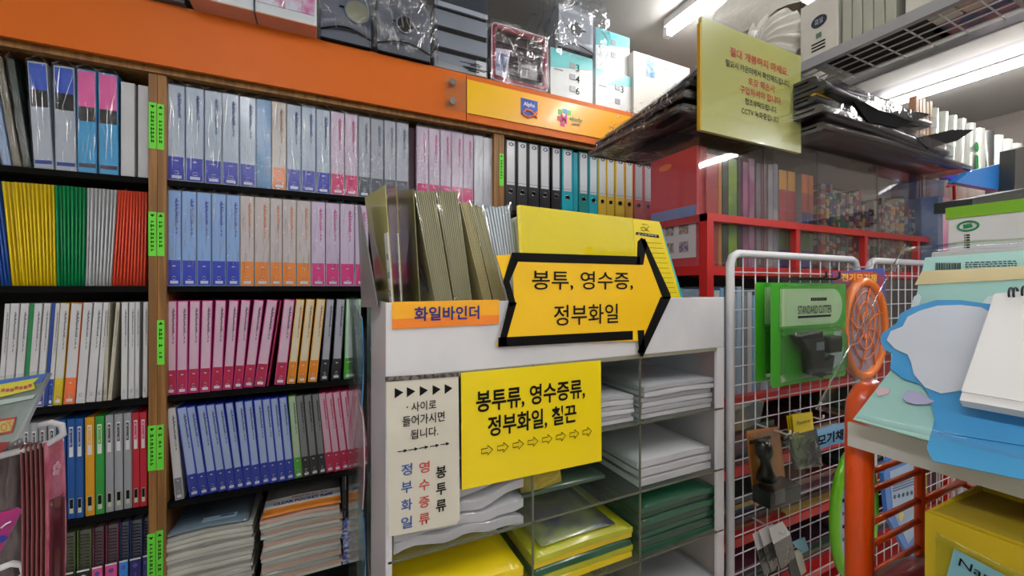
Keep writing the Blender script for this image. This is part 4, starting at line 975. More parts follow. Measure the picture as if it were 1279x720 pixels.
def bundle(label, tp, bt, n, v0=.745, v1=.93, mats=(OE, OE2), name='folder_bundle', part_name='folder', film_=True, group='bundles of olive folders'):
    (x0, y0), (x1, y1) = tp; (a0, b0), (a1, b1) = bt
    base = P((a0 + a1) / 2, b0, V=v0)
    t = thing(name, label, 'folder bundle', base, group)
    for i in range(n):
        f0, f1 = i / n, (i + .62) / n
        L = lambda f, r: P(x0 + (x1 - x0) * f, y0 + (y1 - y0) * f + r, V=v0), 
        q0 = P(x0 + (x1 - x0) * f0, y0 + (y1 - y0) * f0 + random.uniform(-1, 1), V=v0); q1 = P(x0 + (x1 - x0) * f1, y0 + (y1 - y0) * f1, V=v0)
        r0 = P(a0 + (a1 - a0) * f0, b0, V=v0); r1 = P(a0 + (a1 - a0) * f1, b1, V=v0)
        q1.z = q0.z
        part(part_name, MB().prism([r0, r1, q1, q0], (0, v1 - v0, 0)), mats[0], t)
        g1 = (i + 1) / n
        s1 = P(x0 + (x1 - x0) * g1, y0 + (y1 - y0) * g1, V=v0); s0 = P(a0 + (a1 - a0) * g1, b1, V=v0)
        if i < n - 1: part('inner_sheet', MB().prism([r1, s0, s1 + Vector((0, 0, -.003)), q1 + Vector((0, 0, -.003))], (0, .003, 0)).build if False else MB().prism([r1 + Vector((0, .003, 0)), s0 + Vector((0, .003, 0)), s1 + Vector((0, .003, -.004)), q1 + Vector((0, .003, -.004))], (0, v1 - v0 - .006, 0)), mats[1], t)
    if film_:
        A, B, D, E = P(x0 - 1, y0 - 3, V=v0 - .004), P(x1 + 1, y1 - 3, V=v0 - .004), P(a1 + 1, b1, V=v0 - .004), P(a0 - 1, b0, V=v0 - .004)
        part('film_bag', MB().slab(lambda a, b: A.lerp(B, a).lerp(E.lerp(D, a), b), 4, 8, (0, .002, 0)), FILM, t)
    return t
bundle('first olive folder bundle standing in the top tray', [(518, 239), (544, 239)], [(546, 386), (568, 386)], 10)
bundle('second olive folder bundle, stripes nearly upright, in the top tray', [(545, 238), (573, 239)], [(570, 386), (592, 386)], 11)
bundle('third olive folder bundle, leaning, narrower, in the top tray', [(575, 252), (588, 254)], [(607, 386), (618, 386)], 6, film_=False)
bundle('fourth olive folder bundle, leaning toward the clear sleeves', [(588, 254), (603, 259)], [(620, 386), (636, 386)], 8)
bundle('bundle of milky clear sleeves beside the big yellow folder', [(604, 260), (638, 256)], [(630, 386), (652, 386)], 9, mats=(M('milky_sleeve', (222, 227, 230), .3, coat=.6), M('milky_sleeve_dark', (150, 160, 166), .4)), group=None, v0=.80, v1=.93, name='sleeve_bundle', part_name='sleeve')
bundle('narrow bundle of pale blue and cream sheets behind the yellow folder', [(636, 280), (650, 268)], [(648, 386), (662, 386)], 4, mats=(M('cream_sheet', (206, 204, 186), .4), M('aqua_sheet', (90, 180, 180), .4)), film_=False, group=None, v0=.81, v1=.93, name='sheet_bundle', part_name='sheet')
# big yellow folder
V = .775
q = onV([(648, 256), (824, 277), (856, 390), (655, 390)], V)
yf = thing('large_folder', 'large glossy yellow folder with ruled edge panel behind the big arrow sign', 'folder', (q[3].x + .15, V, q[3].z))
FY = M('folder_yellow', (224, 208, 16), .12, coat=1.0, bump=.06, bscale=9, var=.01)
part('cover', MB().prism(q, (0, .003, 0)), FY, yf)
part('spine_fold', MB().prism(onV([(646.5, 257), (650, 256.5), (657, 390), (653, 390)], V - .001), (0, .004, 0)), M('folder_fold', (232, 214, 70), .3), yf)
part('ruled_panel', MB().prism(onV([(791, 274), (823, 277.5), (855, 390), (800, 390)], V - .0008), (0, .0008, 0)), M('folder_yellow_lit', (240, 216, 26), .3, coat=.3), yf)  # brighter copy of the folder yellow, lit look put into the colour
part('header_block', MB().prism(onV([(795, 290), (823, 293.5), (824, 297.5), (795, 293.5)], V - .0014), (0, .0006, 0)), INK, yf)
tx('문서보관화일', yf, 809, 293.6, V - .0016, 24, 2.6, WHITE)
tx('alpha', yf, 806, 280.5, V - .0012, 8, 2, INK)
part('fish_mark', MB().tube([P(x, y, V=V - .0015) for x, y in ((811, 283), (807, 288), (802, 288), (801, 284.5), (805, 284), (808, 287), (811, 289.5))], .0007, 5), INK, yf)
mb = MB()
for i in range(11):
    y = 303 + i * 6.3; xl = 806 + i * .9; A = P(xl, y, V=V - .0012); B = P(827 + i * 1.85, y + 2, V=V - .0012); B.z = A.z
    mb.box(A.x, B.x, V - .0012, V - .0008, A.z - .0004, A.z + .0004)
part('ruled_lines', mb, INK, yf)
part('aqua_backing', MB().prism(onV([(820, 279), (826, 281), (859, 390), (850, 390)], V + .004), (0, .003, 0)), M('aqua_board', (40, 175, 190), .35), yf)
# ------------------------------------------------------------------ acrylic covered shelf unit on red frame
RED = M('red_steel', (190, 30, 26), .35, coat=.3, var=.03)
RU0, RU1, RV0, RV1 = 1.10, 2.86, .91, 1.22
RB, RT, RM = EYE + .067, EYE + .53, EYE + .222
ru = thing('acrylic_shelf_unit', 'red steel shelf unit with smoky clear acrylic boxes, beyond the display case', 'shelf unit', (2, 1.1, 0))
def rbar(n, *b): return part(n, MB().box(*b), RED, ru)
for u in (RU0, RU1 - .03):
    rbar('frame_post', u, u + .03, RV0 - .02, RV0 + .01, 0, RM + .012); rbar('frame_post', u, u + .03, RV1 - .03, RV1, 0, RM + .012)
rbar('rail', RU0, RU1, RV0 - .021, RV0 + .004, RM - .012, RM + .012)
rbar('rail', RU0, RU0 + .02, RV0, RV1, RM - .012, RM + .012)
for z in (RB, EYE - .38, EYE - .62, EYE - .86, EYE - 1.1, .12):
    rbar('shelf_board', RU0 + .002, RU1 - .002, RV0, RV1, z - .03, z)
for u in (1.583, 2.057, 2.52): rbar('rail_post', u - .012, u + .012, RV0 - .018, RV0 + .002, RB - .001, RM)
SMK = film('smoky_acrylic', tint=(246, 244, 245), refl=1.6, base=.05, bump=.02, scale=3, rough=.04, milk=.06, milkcol=(120, 116, 120), stretch=(1, 1, 1))
part('front_cover', MB().box(RU0 - .002, RU1, RV0 + .006, RV0 + .009, RB, RT), SMK, ru)
part('side_cover', MB().box(RU0 - .006, RU0 - .003, RV0 + .006, RV1, RB, RT), film('side_acrylic', tint=(250, 249, 250), refl=.5, base=.03, bump=0, rough=.04, milk=.03, milkcol=(200, 190, 192)), ru)
part('top_cover', MB().box(RU0 - .006, RU1, RV0 + .006, RV1, RT, RT + .004), SMK, ru)
part('back_cover', MB().box(RU0, RU1, RV1 - .004, RV1, RB, RT), film('back_smoke', tint=(250, 249, 250), refl=.3, base=.01, bump=0, milk=.02, milkcol=(160, 150, 155)), ru)
for u in (1.42, 1.75, 2.2, 2.62): part('cover_seam', MB().box(u - .0012, u + .0012, RV0 + .003, RV0 + .006, RB, RT), M('seam_edge', (90, 90, 92), .3), ru)
# side-facing pad with thumbnails
pd = thing('sketch_pad', 'large pad with red cover and six small pictures, end of the acrylic unit', 'pad', (RU0 + .02, 1.02, RB))
u = RU0 + .012
part('pad_block', MB().box(u, u + .05, RV0 + .03, RV0 + .235, RB, RB + .40), M('pad_red', (206, 52, 56), .4), pd)
q = lambda y0, y1, v0, v1, m, nm: part(nm, MB().box(u - .0015, u, v0, v1, y0, y1), m, pd)
va, vb = RV0 + .032, RV0 + .233
q(RB + .165, RB + .205, va, vb, M('pad_blue', (110, 140, 190), .4), 'blue_band'); q(RB + .03, RB + .165, va, vb, WHITE, 'white_band')
for i in range(3):
    for j in range(2):
        vv = va + .03 + i * .062; zz = RB + .05 + j * .062
        part('thumbnail', MB().box(u - .003, u - .0015, vv, vv + .038, zz, zz + .036), M('thumb%d' % ((i + j) % 3), [(110, 110, 160), (150, 120, 120), (90, 120, 110)][(i + j) % 3], .4, col2=(190, 180, 170), mixscale=90), pd)
part('orange_mark', MB().disc((u - .002, va + .13, RB + .36), (-1, 0, 0), .03, .001, 16, r2=.012), M('orange_mk', (240, 120, 50), .4), pd)
# spines inside
sp_ = [(883, 897, (200, 60, 66), None, 'red'), (898, 902, (230, 150, 60), None, 'orange'), (903, 909.5, (46, 100, 70), (30, 36, 34), 'dark green'), (910.5, 921, (150, 200, 50), (110, 170, 60), 'lime green'), (922, 926, (40, 44, 40), None, 'black'), (928.5, 935, (200, 120, 160), (150, 90, 130), 'pink and purple'), (936, 943, (170, 90, 140), (190, 150, 180), 'purple'),
       (945, 951, (120, 118, 124), (150, 140, 150), 'dull grey'), (952, 958, (150, 110, 120), None, 'dusty pink'), (960, 966, (165, 168, 178), (190, 190, 196), 'silver grey'), (966.5, 972, (190, 192, 200), (140, 150, 160), 'pale silver')]
rb = [(973.5, 983), (984.5, 993.5), (1001.5, 1009), (1010, 1016)]
def sbook(x0, x1, c, c2, label, h, H=None, cols=None, V=RV0 + .022, d=.24, group='pads behind the acrylic cover'):
    a, b = UX(x0, V), UX(x1, V); z0 = RB if H is None else H
    t = thing('sketch_pad', label, 'pad', ((a + b) / 2, V + d / 2, z0), group)
    if cols:
        part('cover', MB().box(a, b, V, V + d, z0, z0 + h), M('pad_pale', (180, 178, 176), .4), t)
        zz = z0
        for i, c_ in enumerate(cols): part('colour_block', MB().box(a + .001, b - .001, V - .001, V, z0 + h * i / len(cols) + .001, z0 + h * (i + 1) / len(cols)), M('cb_%d_%d_%d' % c_, c_, .35, coat=.4), t)
    else: part('cover', MB().box(a, b, V, V + d, z0, z0 + h), M('pd_%d_%d_%d' % c, c, .35, coat=.5, **(dict(col2=c2, mixscale=9) if c2 else {})), t)
    return t
for x0, x1, c, c2, n_ in sp_: sbook(x0, x1, c, c2, '%s pad standing behind the smoky acrylic cover' % n_, random.uniform(.37, .39))
for i, (x0, x1) in enumerate(rb):
    sbook(x0, x1, 0, 0, '%s pad with yellow, red and green blocks behind the acrylic' % ORD[i], .37, cols=[(40, 80, 160), (60, 130, 60), (190, 40, 60), (190, 40, 60), (235, 170, 30)] if i < 2 else [(50, 70, 150), (80, 120, 60), (60, 60, 140), (200, 80, 50), (240, 130, 40)])
pal = [(170, 60, 70), (90, 120, 70), (60, 90, 150), (210, 150, 70), (190, 190, 180), (120, 110, 120), (60, 150, 120), (200, 180, 60), (140, 70, 110)]
x = 1026; i = 0
names = ['patterned pink', 'speckled blue', 'floral orange', 'striped green', 'flowery red', 'dotted white', 'mixed colour', 'speckled grey', 'patterned violet', 'pale yellow', 'dull green', 'checked brown', 'faded teal', 'spotted cream', 'mottled rose', 'dim olive', 'bright blue', 'reddish', 'sandy', 'smoky grey', 'plum', 'mint', 'rusty', 'bluish white', 'dusky orange']
while x < 1168 and i < 25:
    w = random.choice((3.2, 4.2, 5.5, 6)); c = pal[i % 9]; c2 = pal[(i * 4 + 3) % 9]
    if not (1083 < x < 1088): 
        m_ = stripes('bookprint%d' % i, [c, c2, pal[(i * 2 + 5) % 9], (190, 186, 182), (60, 60, 70)], 2, 60, .35)
        V = RV0 + .03; a, b = UX(x, V), UX(x + w, V)
        t = thing('sketch_pad', '%s slim pad, %s of the small printed ones in the acrylic unit' % (names[i], ORD[i] if i < 20 else 'late'), 'pad', ((a + b) / 2, V + .1, RB), 'small printed pads behind the acrylic cover')
        part('cover', MB().box(a, b - .001, V, V + .2, RB, RB + random.uniform(.26, .37)), m_, t)
    x += w + .6; i += 1
sbook(1172, 1178, (110, 130, 160), (80, 100, 140), 'blue-grey board sticking up at the far end of the unit', .36, V=RV0 - .05, H=RB + .0, group=None)
sbook(1178.5, 1187, (226, 150, 190), (240, 190, 210), 'pink board sticking up at the far end of the unit', .36, V=RV0 - .05, H=RB + .0, group=None)
# goods on the lower shelves seen through the wire panels
low = ['pale blue', 'grey', 'whitish', 'light blue', 'blue-grey', 'silver']
xx = 1.135
for i in range(16):
    w = random.uniform(.018, .034); c = [(150, 180, 205), (130, 134, 140), (190, 194, 198), (120, 165, 200), (110, 125, 140), (165, 168, 175)][i % 6]
    t = thing('paper_pack', '%s %s upright paper pack on the shelf behind the wire panel' % (ORD[i], low[i % 6]), 'paper pack', (xx + w / 2, 1.04, EYE - .38), 'upright paper packs behind the wire panel')
    part('pack', MB().box(xx, xx + w * .9, .94, 1.17, EYE - .38, EYE - .38 + random.uniform(.34, .38)), M('pk_%d_%d_%d' % c, c, .3, coat=.6, bump=.3, bscale=40), t)
    xx += w
dkc = [(70, 24, 36), (36, 30, 44), (104, 76, 34), (24, 50, 56), (34, 62, 110), (96, 36, 30), (52, 52, 56), (150, 126, 44), (34, 72, 42), (92, 54, 74)]
part('low_shade_back', MB().box(RU0, RU1, RV1, RV1 + .01, .1, RB), DARKBACK, ru)  # dark sheet added to deepen the shade behind the low shelves
dn_ = ['maroon', 'dusky violet', 'ochre', 'dark teal', 'blue', 'brick red', 'grey', 'yellow', 'green', 'mauve']
for si, (z, n) in enumerate(((EYE - .62, 7), (EYE - .86, 8), (EYE - 1.1, 6))):
    for st in range(4 if si < 2 else 3):
        u0 = 1.14 + st * .42; zz = z
        for i in range(n - st % 2):
            c = dkc[(i * 3 + si * 2 + st * 5) % 10]; th = random.uniform(.010, .020)
            o = MB().box(u0 + random.uniform(0, .02), u0 + .36 + random.uniform(0, .02), .94 + random.uniform(-.02, .02), 1.2, zz, zz + th * .92).build('paper_pack', M('dp_%d_%d_%d' % c, c, .3, coat=.6, bump=.2, bscale=30))
            tag(o, '%s flat pack, %s from the bottom, %s pile of the %s red shelf' % (dn_[dkc.index(c)], ORD[i], ORD[st], ['upper', 'middle', 'lower'][si]), 'paper pack', 'flat packs piled on the low red shelves')
            zz += th
# ------------------------------------------------------------------ black portfolios on top
PF = M('black_portfolio', (20, 19, 23), .35, coat=.35, bump=.1, bscale=15); PF2 = M('dark_brown_portfolio', (62, 56, 54), .3, coat=.6, bump=.12, bscale=12)
z = RT + .006
lab = ['bottom portfolio with thick rounded edge in the stack behind the hanging notice', 'second portfolio from the bottom behind the hanging notice', 'third portfolio from the bottom behind the hanging notice', 'fourth portfolio from the bottom behind the hanging notice', 'topmost portfolio in the stack behind the hanging notice']
for i in range(5):
    ua = [.99, 1.0, 1.03, 1.06, 1.10][i]; va_, vb_ = [.885, .89, .89, .885, .895][i], [1.36, 1.34, 1.33, 1.30, 1.30][i]; zz = z + .034 * i
    t = thing('portfolio', lab[i], 'portfolio', (ua + .25, 1.1, zz), 'black portfolios behind the hanging notice')
    fn = lambda a, b, zz=zz, i=i, ua=ua, va_=va_, vb_=vb_: (ua + .44 * a + .05 * b * i / 4, va_ + (vb_ - va_) * b, zz + (.012 * i * (1 - b)) * .6 + .006 * math.sin(a * 3 + i) * (i > 0))
    part('cover', MB().slab(fn, 6, 8, (0, 0, .006)), PF, t)
    part('cover', MB().slab(lambda a, b: Vector(fn(a, b)) + Vector((.006, .004, .013)), 6, 8, (0, 0, .004)), PF, t)
    part('spine_roll', MB().tube([Vector(fn(0, b / 8)) + Vector((0, 0, .009)) for b in range(9)], .0085, 8), PF, t)
    f = lambda a, b: Vector(fn(-.02 + 1.04 * a, -.02 + 1.04 * b)) + Vector((0, 0, -.001 + .022 * a * 0))
    part('plastic_bag', MB().slab(lambda a, b: Vector(fn(-.015 + 1.03 * a, -.015 + 1.03 * b)) + noise.noise_vector(Vector((a * 9, b * 9, i))) * .005 + Vector((0, 0, -.001)), 14, 14, (0, 0, .022)), FILMC, t)
    tag(part('film_folds', MB().folds(Vector((ua - .010, 1.34, zz - .004)), (0, -1, 0), EZ, 26, .44, .034, 90 + i, .0022, (.3, 1.2), .2, out=Vector((-1, 0, 0))), FOLD, t), kind='stuff')
lab = ['bottom brown-black portfolio on the acrylic unit beyond the notice', 'second portfolio beyond the notice, with rounded shiny edge', 'third portfolio beyond the notice, black and flat', 'fourth portfolio beyond the notice, its corner pointing out', 'topmost portfolio beyond the notice']
spec = [(1.55, 2.76, .80, 1.28, .010, PF2), (1.50, 2.45, .78, 1.26, .045, PF2), (1.50, 2.2, .80, 1.25, .085, PF), (1.50, 2.25, .77, 1.25, .125, PF), (1.5, 2.02, .80, 1.22, .165, PF)]
for i, (ua, ub, va_, vb_, dz, m) in enumerate(spec):
    zz = RT + dz
    t = thing('portfolio', lab[i], 'portfolio', ((ua + ub) / 2, 1.0, zz), 'black portfolios beyond the hanging notice')
    fn = lambda a, b: (ua + (ub - ua) * a, va_ + (vb_ - va_) * b, zz + .02 * math.sin(a * 3.14 + i) * .6)
    part('cover', MB().slab(fn, 10, 4, (0, 0, .012)), m, t)
    part('cover', MB().slab(lambda a, b: Vector(fn(a, b)) + Vector((0, .005, .018)), 10, 4, (0, 0, .010)), m, t)
    part('spine_roll', MB().tube([Vector(fn(a / 10, 0)) + Vector((0, 0, .014)) for a in range(11)], .014, 8), m, t)
    part('end_roll', MB().tube([Vector(fn(1, b / 5)) + Vector((0, 0, .014)) for b in range(6)], .014, 8), m, t)
    if i in (1, 3): part('plastic_bag', MB().slab(lambda a, b: Vector(fn(a * 1.02, -.05 + 1.05 * b)) + noise.noise_vector(Vector((a * 7, b * 7, i))) * .006 + Vector((0, 0, -.006)), 14, 8, (0, 0, .04)), FILM, t)
# loose flaps
for pts, lb, vv in (([(1066, 126), (1110, 131), (1163, 143), (1122, 160), (1085, 152)], 'stiff black sheet whose pointed corner juts out under the tube lamp', '.75'), ([(1146, 172), (1190, 162), (1217, 162), (1196, 176), (1160, 186)], 'curling black sheet with pale edge jutting farthest out', '.76')):
    q = [P(x, y, V=float(vv)) for x, y in pts]
    o = MB().prism(q, (0, .004, .0)).build('loose_sheet', M('black_sheet', (10, 9, 12), .85, spec=.08)); tag(o, lb, 'sheet')
o = MB().box(1.50, 1.62, .79, .85, RT + .118, RT + .124).build('yellow_card', M('ochre_card', (190, 150, 50), .4)); tag(o, 'small ochre card tucked between the black portfolios', 'card')

# ------------------------------------------------------------------ hanging yellow notice
V = .862
nt_ = thing('hanging_notice', 'olive-yellow hanging notice board with red and black Korean lines', 'sign', (1.29, V, EYE + .476))
a, b, z0, z1 = UX(877, V), UX(1001, V), EYE + .478, EYE + .826
part('board', MB().box(a, b, V, V + .012, z0, z1), M('notice_yellow', (182, 177, 96), .3, coat=.3, var=.01), nt_)
part('gold_edge', MB().box(a - .006, a, V + .001, V + .012, z0, z1 - .02), M('gold_edge', (190, 150, 20), .4), nt_)
part('clear_cover', MB().box(a - .002, b + .004, V - .004, V - .0025, z0 - .003, z1 + .006), film('notice_cover', refl=.7, base=.01, bump=0, rough=.05), nt_)
V = .8615; w = b - a; H_ = z1 - z0
RN = M('notice_red', (196, 44, 30), .5)
for s, cx, cz, ww, hh, m, bo in (('절대 개봉하지 마세요.', .55, .76, .60, .085, RN, .015), ('필요시 카운터에서 확인해드립니다.', .54, .645, .66, .065, INK, .006), ('포장 훼손시', .56, .545, .27, .070, RN, .012), ('구입하셔야 합니다.', .56, .445, .43, .075, RN, .012), ('협조부탁드립니다.', .56, .345, .33, .062, INK, .006), ('CCTV 녹화중입니다.', .555, .25, .39, .062, INK, .006)):
    text(s, nt_, (a + w * cx, V - .0005, z0 + H_ * (cz + .02)), EX, EZ, m, w * ww, H_ * hh, bo)

# ------------------------------------------------------------------ hanging wire rack near the ceiling
GMET = M('galvanised', (176, 178, 184), .35, metal=.3)
RH = EYE + .85; ka, kb = 1.66, 1.975; kv0, kv1 = -.35, 1.25
hr = thing('wire_rack', 'wire mesh rack hanging under the ceiling, loaded with white cartons', 'rack', ((ka + kb) / 2, .5, RH - .03))
part('side_rail', MB().box(ka - .012, ka + .012, kv0, kv1, RH - .03, RH + .006), GMET, hr); part('side_rail', MB().box(kb - .008, kb + .008, kv0, kv1, RH - .02, RH + .006), GMET, hr)
for v in (kv0, .42, kv1): part('cross_rail', MB().box(ka, kb, v - .016, v + .016, RH - .022, RH - .002), GMET, hr)
part('silver_tape', MB().box(ka + .02, kb - .01, .375, .405, RH - .026, RH - .004), M('silver_tape', (150, 152, 156), .25, metal=.6, bump=.5, bscale=200), hr)
RW = M('rack_wire', (226, 226, 230), .3)
wm = MB().tube([(0, kv0, 0), (0, kv1, 0)], .003, 6).mesh('wire', RW); wm2 = MB().tube([(ka, 0, 0), (kb, 0, 0)], .003, 6).mesh('wire', RW)
for i in range(1, 6): o = ob_mesh('wire', wm, hr); o.location = (ka + (kb - ka) * i / 6 - hr.location.x, -hr.location.y, RH - hr.location.z)
for i in range(20): o = ob_mesh('wire', wm2, hr); o.location = (-hr.location.x, kv0 + .04 + i * .08 - hr.location.y, RH + .003 - hr.location.z)
for u, v in ((ka, .0), (kb, .0), (ka, 1.1), (kb, 1.1)): part('hanger_rod', MB().tube([(u, v, RH), (u, v, CEIL)], .004, 6), GMET, hr)
def rbox(u0, u1, v0, v1, h, label, mat, name='carton', z=None, bev=.003):
    z = z or RH + .0068
    o = MB().box(u0, u1, v0, v1, z, z + h).build(name, mat, None, bev); return tag(o, label, 'box')
CW = M('rack_white', (214, 212, 206), .45); CP = M('rack_pinkish', (214, 190, 184), .5)
t = thing('bagged_roll_bundle', 'big crinkled white bag of rolls at the end of the hanging rack', 'bag', (1.8, 1.08, RH + .006))
def bag(a, b):
    th = b * 2 * math.pi; r = a; v = 1.10 + .17 * r * math.cos(th); zz = RH + .006 + .15 + .148 * r * math.sin(th)
    pl_ = .016 * math.sin(th * 17 + 2 * math.sin(r * 5)) * r + .01 * noise.noise(Vector((r * 4, th * 2, 0)))
    return (ka - .02 + .05 * (r ** 4) + pl_, v + pl_ * .4, zz)
BAGW = M('bag_white', (222, 220, 214), .25, coat=.9, bump=.4, bscale=24)
part('bag_end', MB().grid(bag, 10, 96), BAGW, t)
part('bag_body', MB().tube([(ka + .035, 1.10, RH + .156), (ka + .1, 1.10, RH + .156), (kb, 1.10, RH + .156)], [.15, .15, .14], 24), BAGW, t)
part('bag_knot', MB().tube([(ka - .02, 1.10, RH + .16), (ka - .03, 1.10, RH + .19), (ka - .028, 1.09, RH + .22)], [.010, .006, .012], 8), BAGW, t)
part('upper_bag', MB().crumple(ka + .01, kb, .94, 1.3, RH + .27, RH + .44, 8, .02, 8), BAGW, t)
cb = rbox(ka - .005, kb - .04, .80, .925, .21, 'white carton with dark oval stamp on the hanging rack', CW)
q0 = Vector((ka - .0062, .86, RH + .13))
part('oval_stamp', MB().disc(q0, (-1, 0, 0), .026, .001, 24, r2=.022), M('stamp_navy', (40, 50, 72), .5), cb)
part('barcode_stamp', MB().box(ka - .0072, ka - .006, .852, .87, RH + .07, RH + .088), M('stamp_green', (90, 120, 100), .5), cb)
text('국산\n학교', cb, q0 + Vector((-.0015, 0, 0)), (0, -1, 0), EZ, WHITE, .028, .02)
mb = MB()
for i in range(3): mb.box(ka - .0072, ka - .006, .84, .885, RH + .05 - i * .012, RH + .055 - i * .012)
part('print', mb, INK, cb)
for i in range(5):
    v = .79 - i * .030
    rbox(ka, kb - .03, v - .028, v - .0, .42, '%s upright greenish-white panel beside the stamped carton' % ORD[i], M('panel_white', (176, 178, 166), .5))['category'] = 'panel'
rbox(ka, kb - .03, .54, .62, .40, 'tall white carton after the upright panels on the hanging rack', CW)
rbox(ka - .02, kb - .05, .46, .535, .05, 'small pinkish box at the edge of the hanging rack', CP)
rbox(ka + .02, kb - .02, .05, .34, .12, 'clear-wrapped pale box on the near end of the hanging rack', M('bag_pale', (186, 184, 190), .2, coat=1, bump=.6, bscale=30))
rbox(ka + .16, kb - .03, .44, .62, .02, 'pink and blue printed book lying on the wire mesh', M('rack_print', (170, 110, 130), .4, col2=(80, 90, 130), mixscale=20), 'book', RH + .0062, 0)
o = MB().box(ka + .02, kb - .04, .60, .88, RH + .0062, RH + .0066).build('dark_board', M('rack_dark', (30, 20, 16), .6)); tag(o, 'thin dark brown board lying on the middle of the wire mesh', 'board')

# ------------------------------------------------------------------ far right: rolls, blue bag, red shelf
shf = thing('back_shelf', 'red steel shelf behind the acrylic unit holding upright clear rolls', 'shelf', (3.6, 1.1, 0))
part('shelf_board', MB().box(2.9, 4.6, .80, 1.25, EYE + .36, EYE + .39), RED, shf); part('fascia', MB().box(2.9, 4.6, .79, .80, EYE + .20, EYE + .39), RED, shf)
for u in (2.9, 4.57): part('post', MB().box(u, u + .03, 1.2, 1.23, 0, EYE + .39), RED, shf)
part('hook_frame', MB().tube([P(1184, 233, V=.785), P(1192, 231, V=.785), P(1193, 262, V=.785)], .006, 6), RED, shf)
RL = M('clear_roll', (196, 200, 192), .22, coat=1, bump=.35, bscale=14, stretch=(1, 1, .3)); RLD = M('dark_roll', (60, 62, 60), .3, coat=.8)
x = 1168; i = 0
while x < 1340:
    V = 1.0; a, b = UX(x, V), UX(x + 11.5, V); r = (b - a) / 2
    if a + r > 5.0: break
    o = MB().tube([(a + r, V + r, EYE + .39), (a + r, V + r, EYE + .99 - .012 * random.random())], r * .95, 14).build('plastic_roll', RLD if i == 6 else RL)
    tag(o, '%s upright clear plastic roll from the sticks on the back shelf' % ORD[i] if i != 6 else 'dark upright roll among the clear rolls on the back shelf', 'roll', 'upright plastic rolls on the back shelf')
    if i in (0, 1, 2): part('blue_tape', MB().box(a, b, V - .004, V + .01, EYE + .60 + i * .004, EYE + .64), M('blue_tape', (30, 50, 190), .4), o)
    if i == 4: part('green_mark', MB().disc((a + r, V - .001, EYE + .84), (0, -1, 0), .03, .002, 16, r2=.03).box(a + r - .02, a + r + .02, V - .003, V, EYE + .68, EYE + .79), M('green_mark', (40, 140, 70), .4), o)
    x += 11.6; i += 1
for i in range(5):
    a = UX(1145 + i * 4.3, 1.0)
    o = MB().box(a, a + .028, 1.0, 1.03, EYE + .39, EYE + 1.0 - .01 * (i % 2)).build('wooden_stick', M('stick', (196, 170, 136), .5, col2=(130, 90, 60), mixscale=4, stretch=(1, 1, .2)))
    tag(o, '%s tan flat stick standing before the clear rolls' % ORD[i], 'stick', 'tan flat sticks on the back shelf')
q = [P(x, y, V=.77) for x, y in ((1194, 228), (1215, 213), (1262, 202), (1275, 199), (1272, 240), (1250, 238))]
o = MB().prism(q, (0, .03, 0)).build('blue_bag', M('blue_poly', (30, 130, 220), .4, coat=.4, var=.04)); tag(o, 'bright blue poly bag lying over the red shelf edge', 'bag')
q = [P(x, y, V=.72) for x, y in ((1269, 186), (1290, 180), (1290, 262), (1262, 262), (1268, 230))]
o = MB().prism(q, (0, .05, 0)).build('black_bag', M('black_poly', (30, 34, 36), .3, coat=.5)); tag(o, 'black bag hanging at the very edge beside the blue bag', 'bag')
q = [P(x, y, V=.60) for x, y in ((1215, 248), (1279, 236), (1290, 234), (1290, 262), (1215, 262))]
o = MB().prism(q, (0, .1, 0)).build('dark_box', M('dark_green_box', (40, 50, 46), .4)); tag(o, 'dark box just above the green-topped white carton', 'box')

# ------------------------------------------------------------------ white wire grid panels
WW = M('white_wire', (214, 216, 222), .35, var=.02)
def grid_panel(u0, u1, V, top, label):
    t = thing('wire_grid_panel', label, 'grid panel', ((u0 + u1) / 2, V, .05), 'white wire grid panels')
    r = .0105; c = .03; ps = []
    zt = EYE + top
    part('frame', MB().tube([(u0, V, .08), (u0, V, zt - c), (u0 + c * .3, V, zt - c * .3), (u0 + c, V, zt), (u1 - c, V, zt), (u1 - c * .3, V, zt - c * .3), (u1, V, zt - c), (u1, V, .08)], r, 10), WW, t)
    part('frame_foot', MB().box(u0 - .02, u1 + .02, V - .15, V + .15, .0, .03), WW, t)
    vm = MB().tube([(0, 0, .08), (0, 0, zt)], .0017, 6).mesh('wire', WW); hm = MB().tube([(u0 - t.location.x, 0, 0), (u1 - t.location.x, 0, 0)], .0017, 6).mesh('wire', WW)
    n = int(round((u1 - u0) / .05))
    for i in range(1, n): o = ob_mesh('wire', vm, t); o.location = (u0 + (u1 - u0) * i / n - t.location.x, 0, -t.location.z)
    k = 0; z = zt - .05
    while z > .1: o = ob_mesh('wire', hm, t); o.location = (0, -.004, z - t.location.z); z -= .05
    return t
GV = .713
grid_panel(.968, 1.583, GV, .088, 'nearer white wire grid panel, hung with green packs, beside the display case')
grid_panel(1.66, 2.36, GV, .088, 'farther white wire grid panel behind the clear-bagged blue board')
def hook(par, base, L=.09, rise=.02, m=None, r=.0025):
    b_ = Vector(base)
    part('hook', MB().tube([b_, b_ + Vector((0, -L, -.002)), b_ + Vector((0, -L - .008, .004)), b_ + Vector((0, -L - .008, rise))], r, 6), m or WW, par)
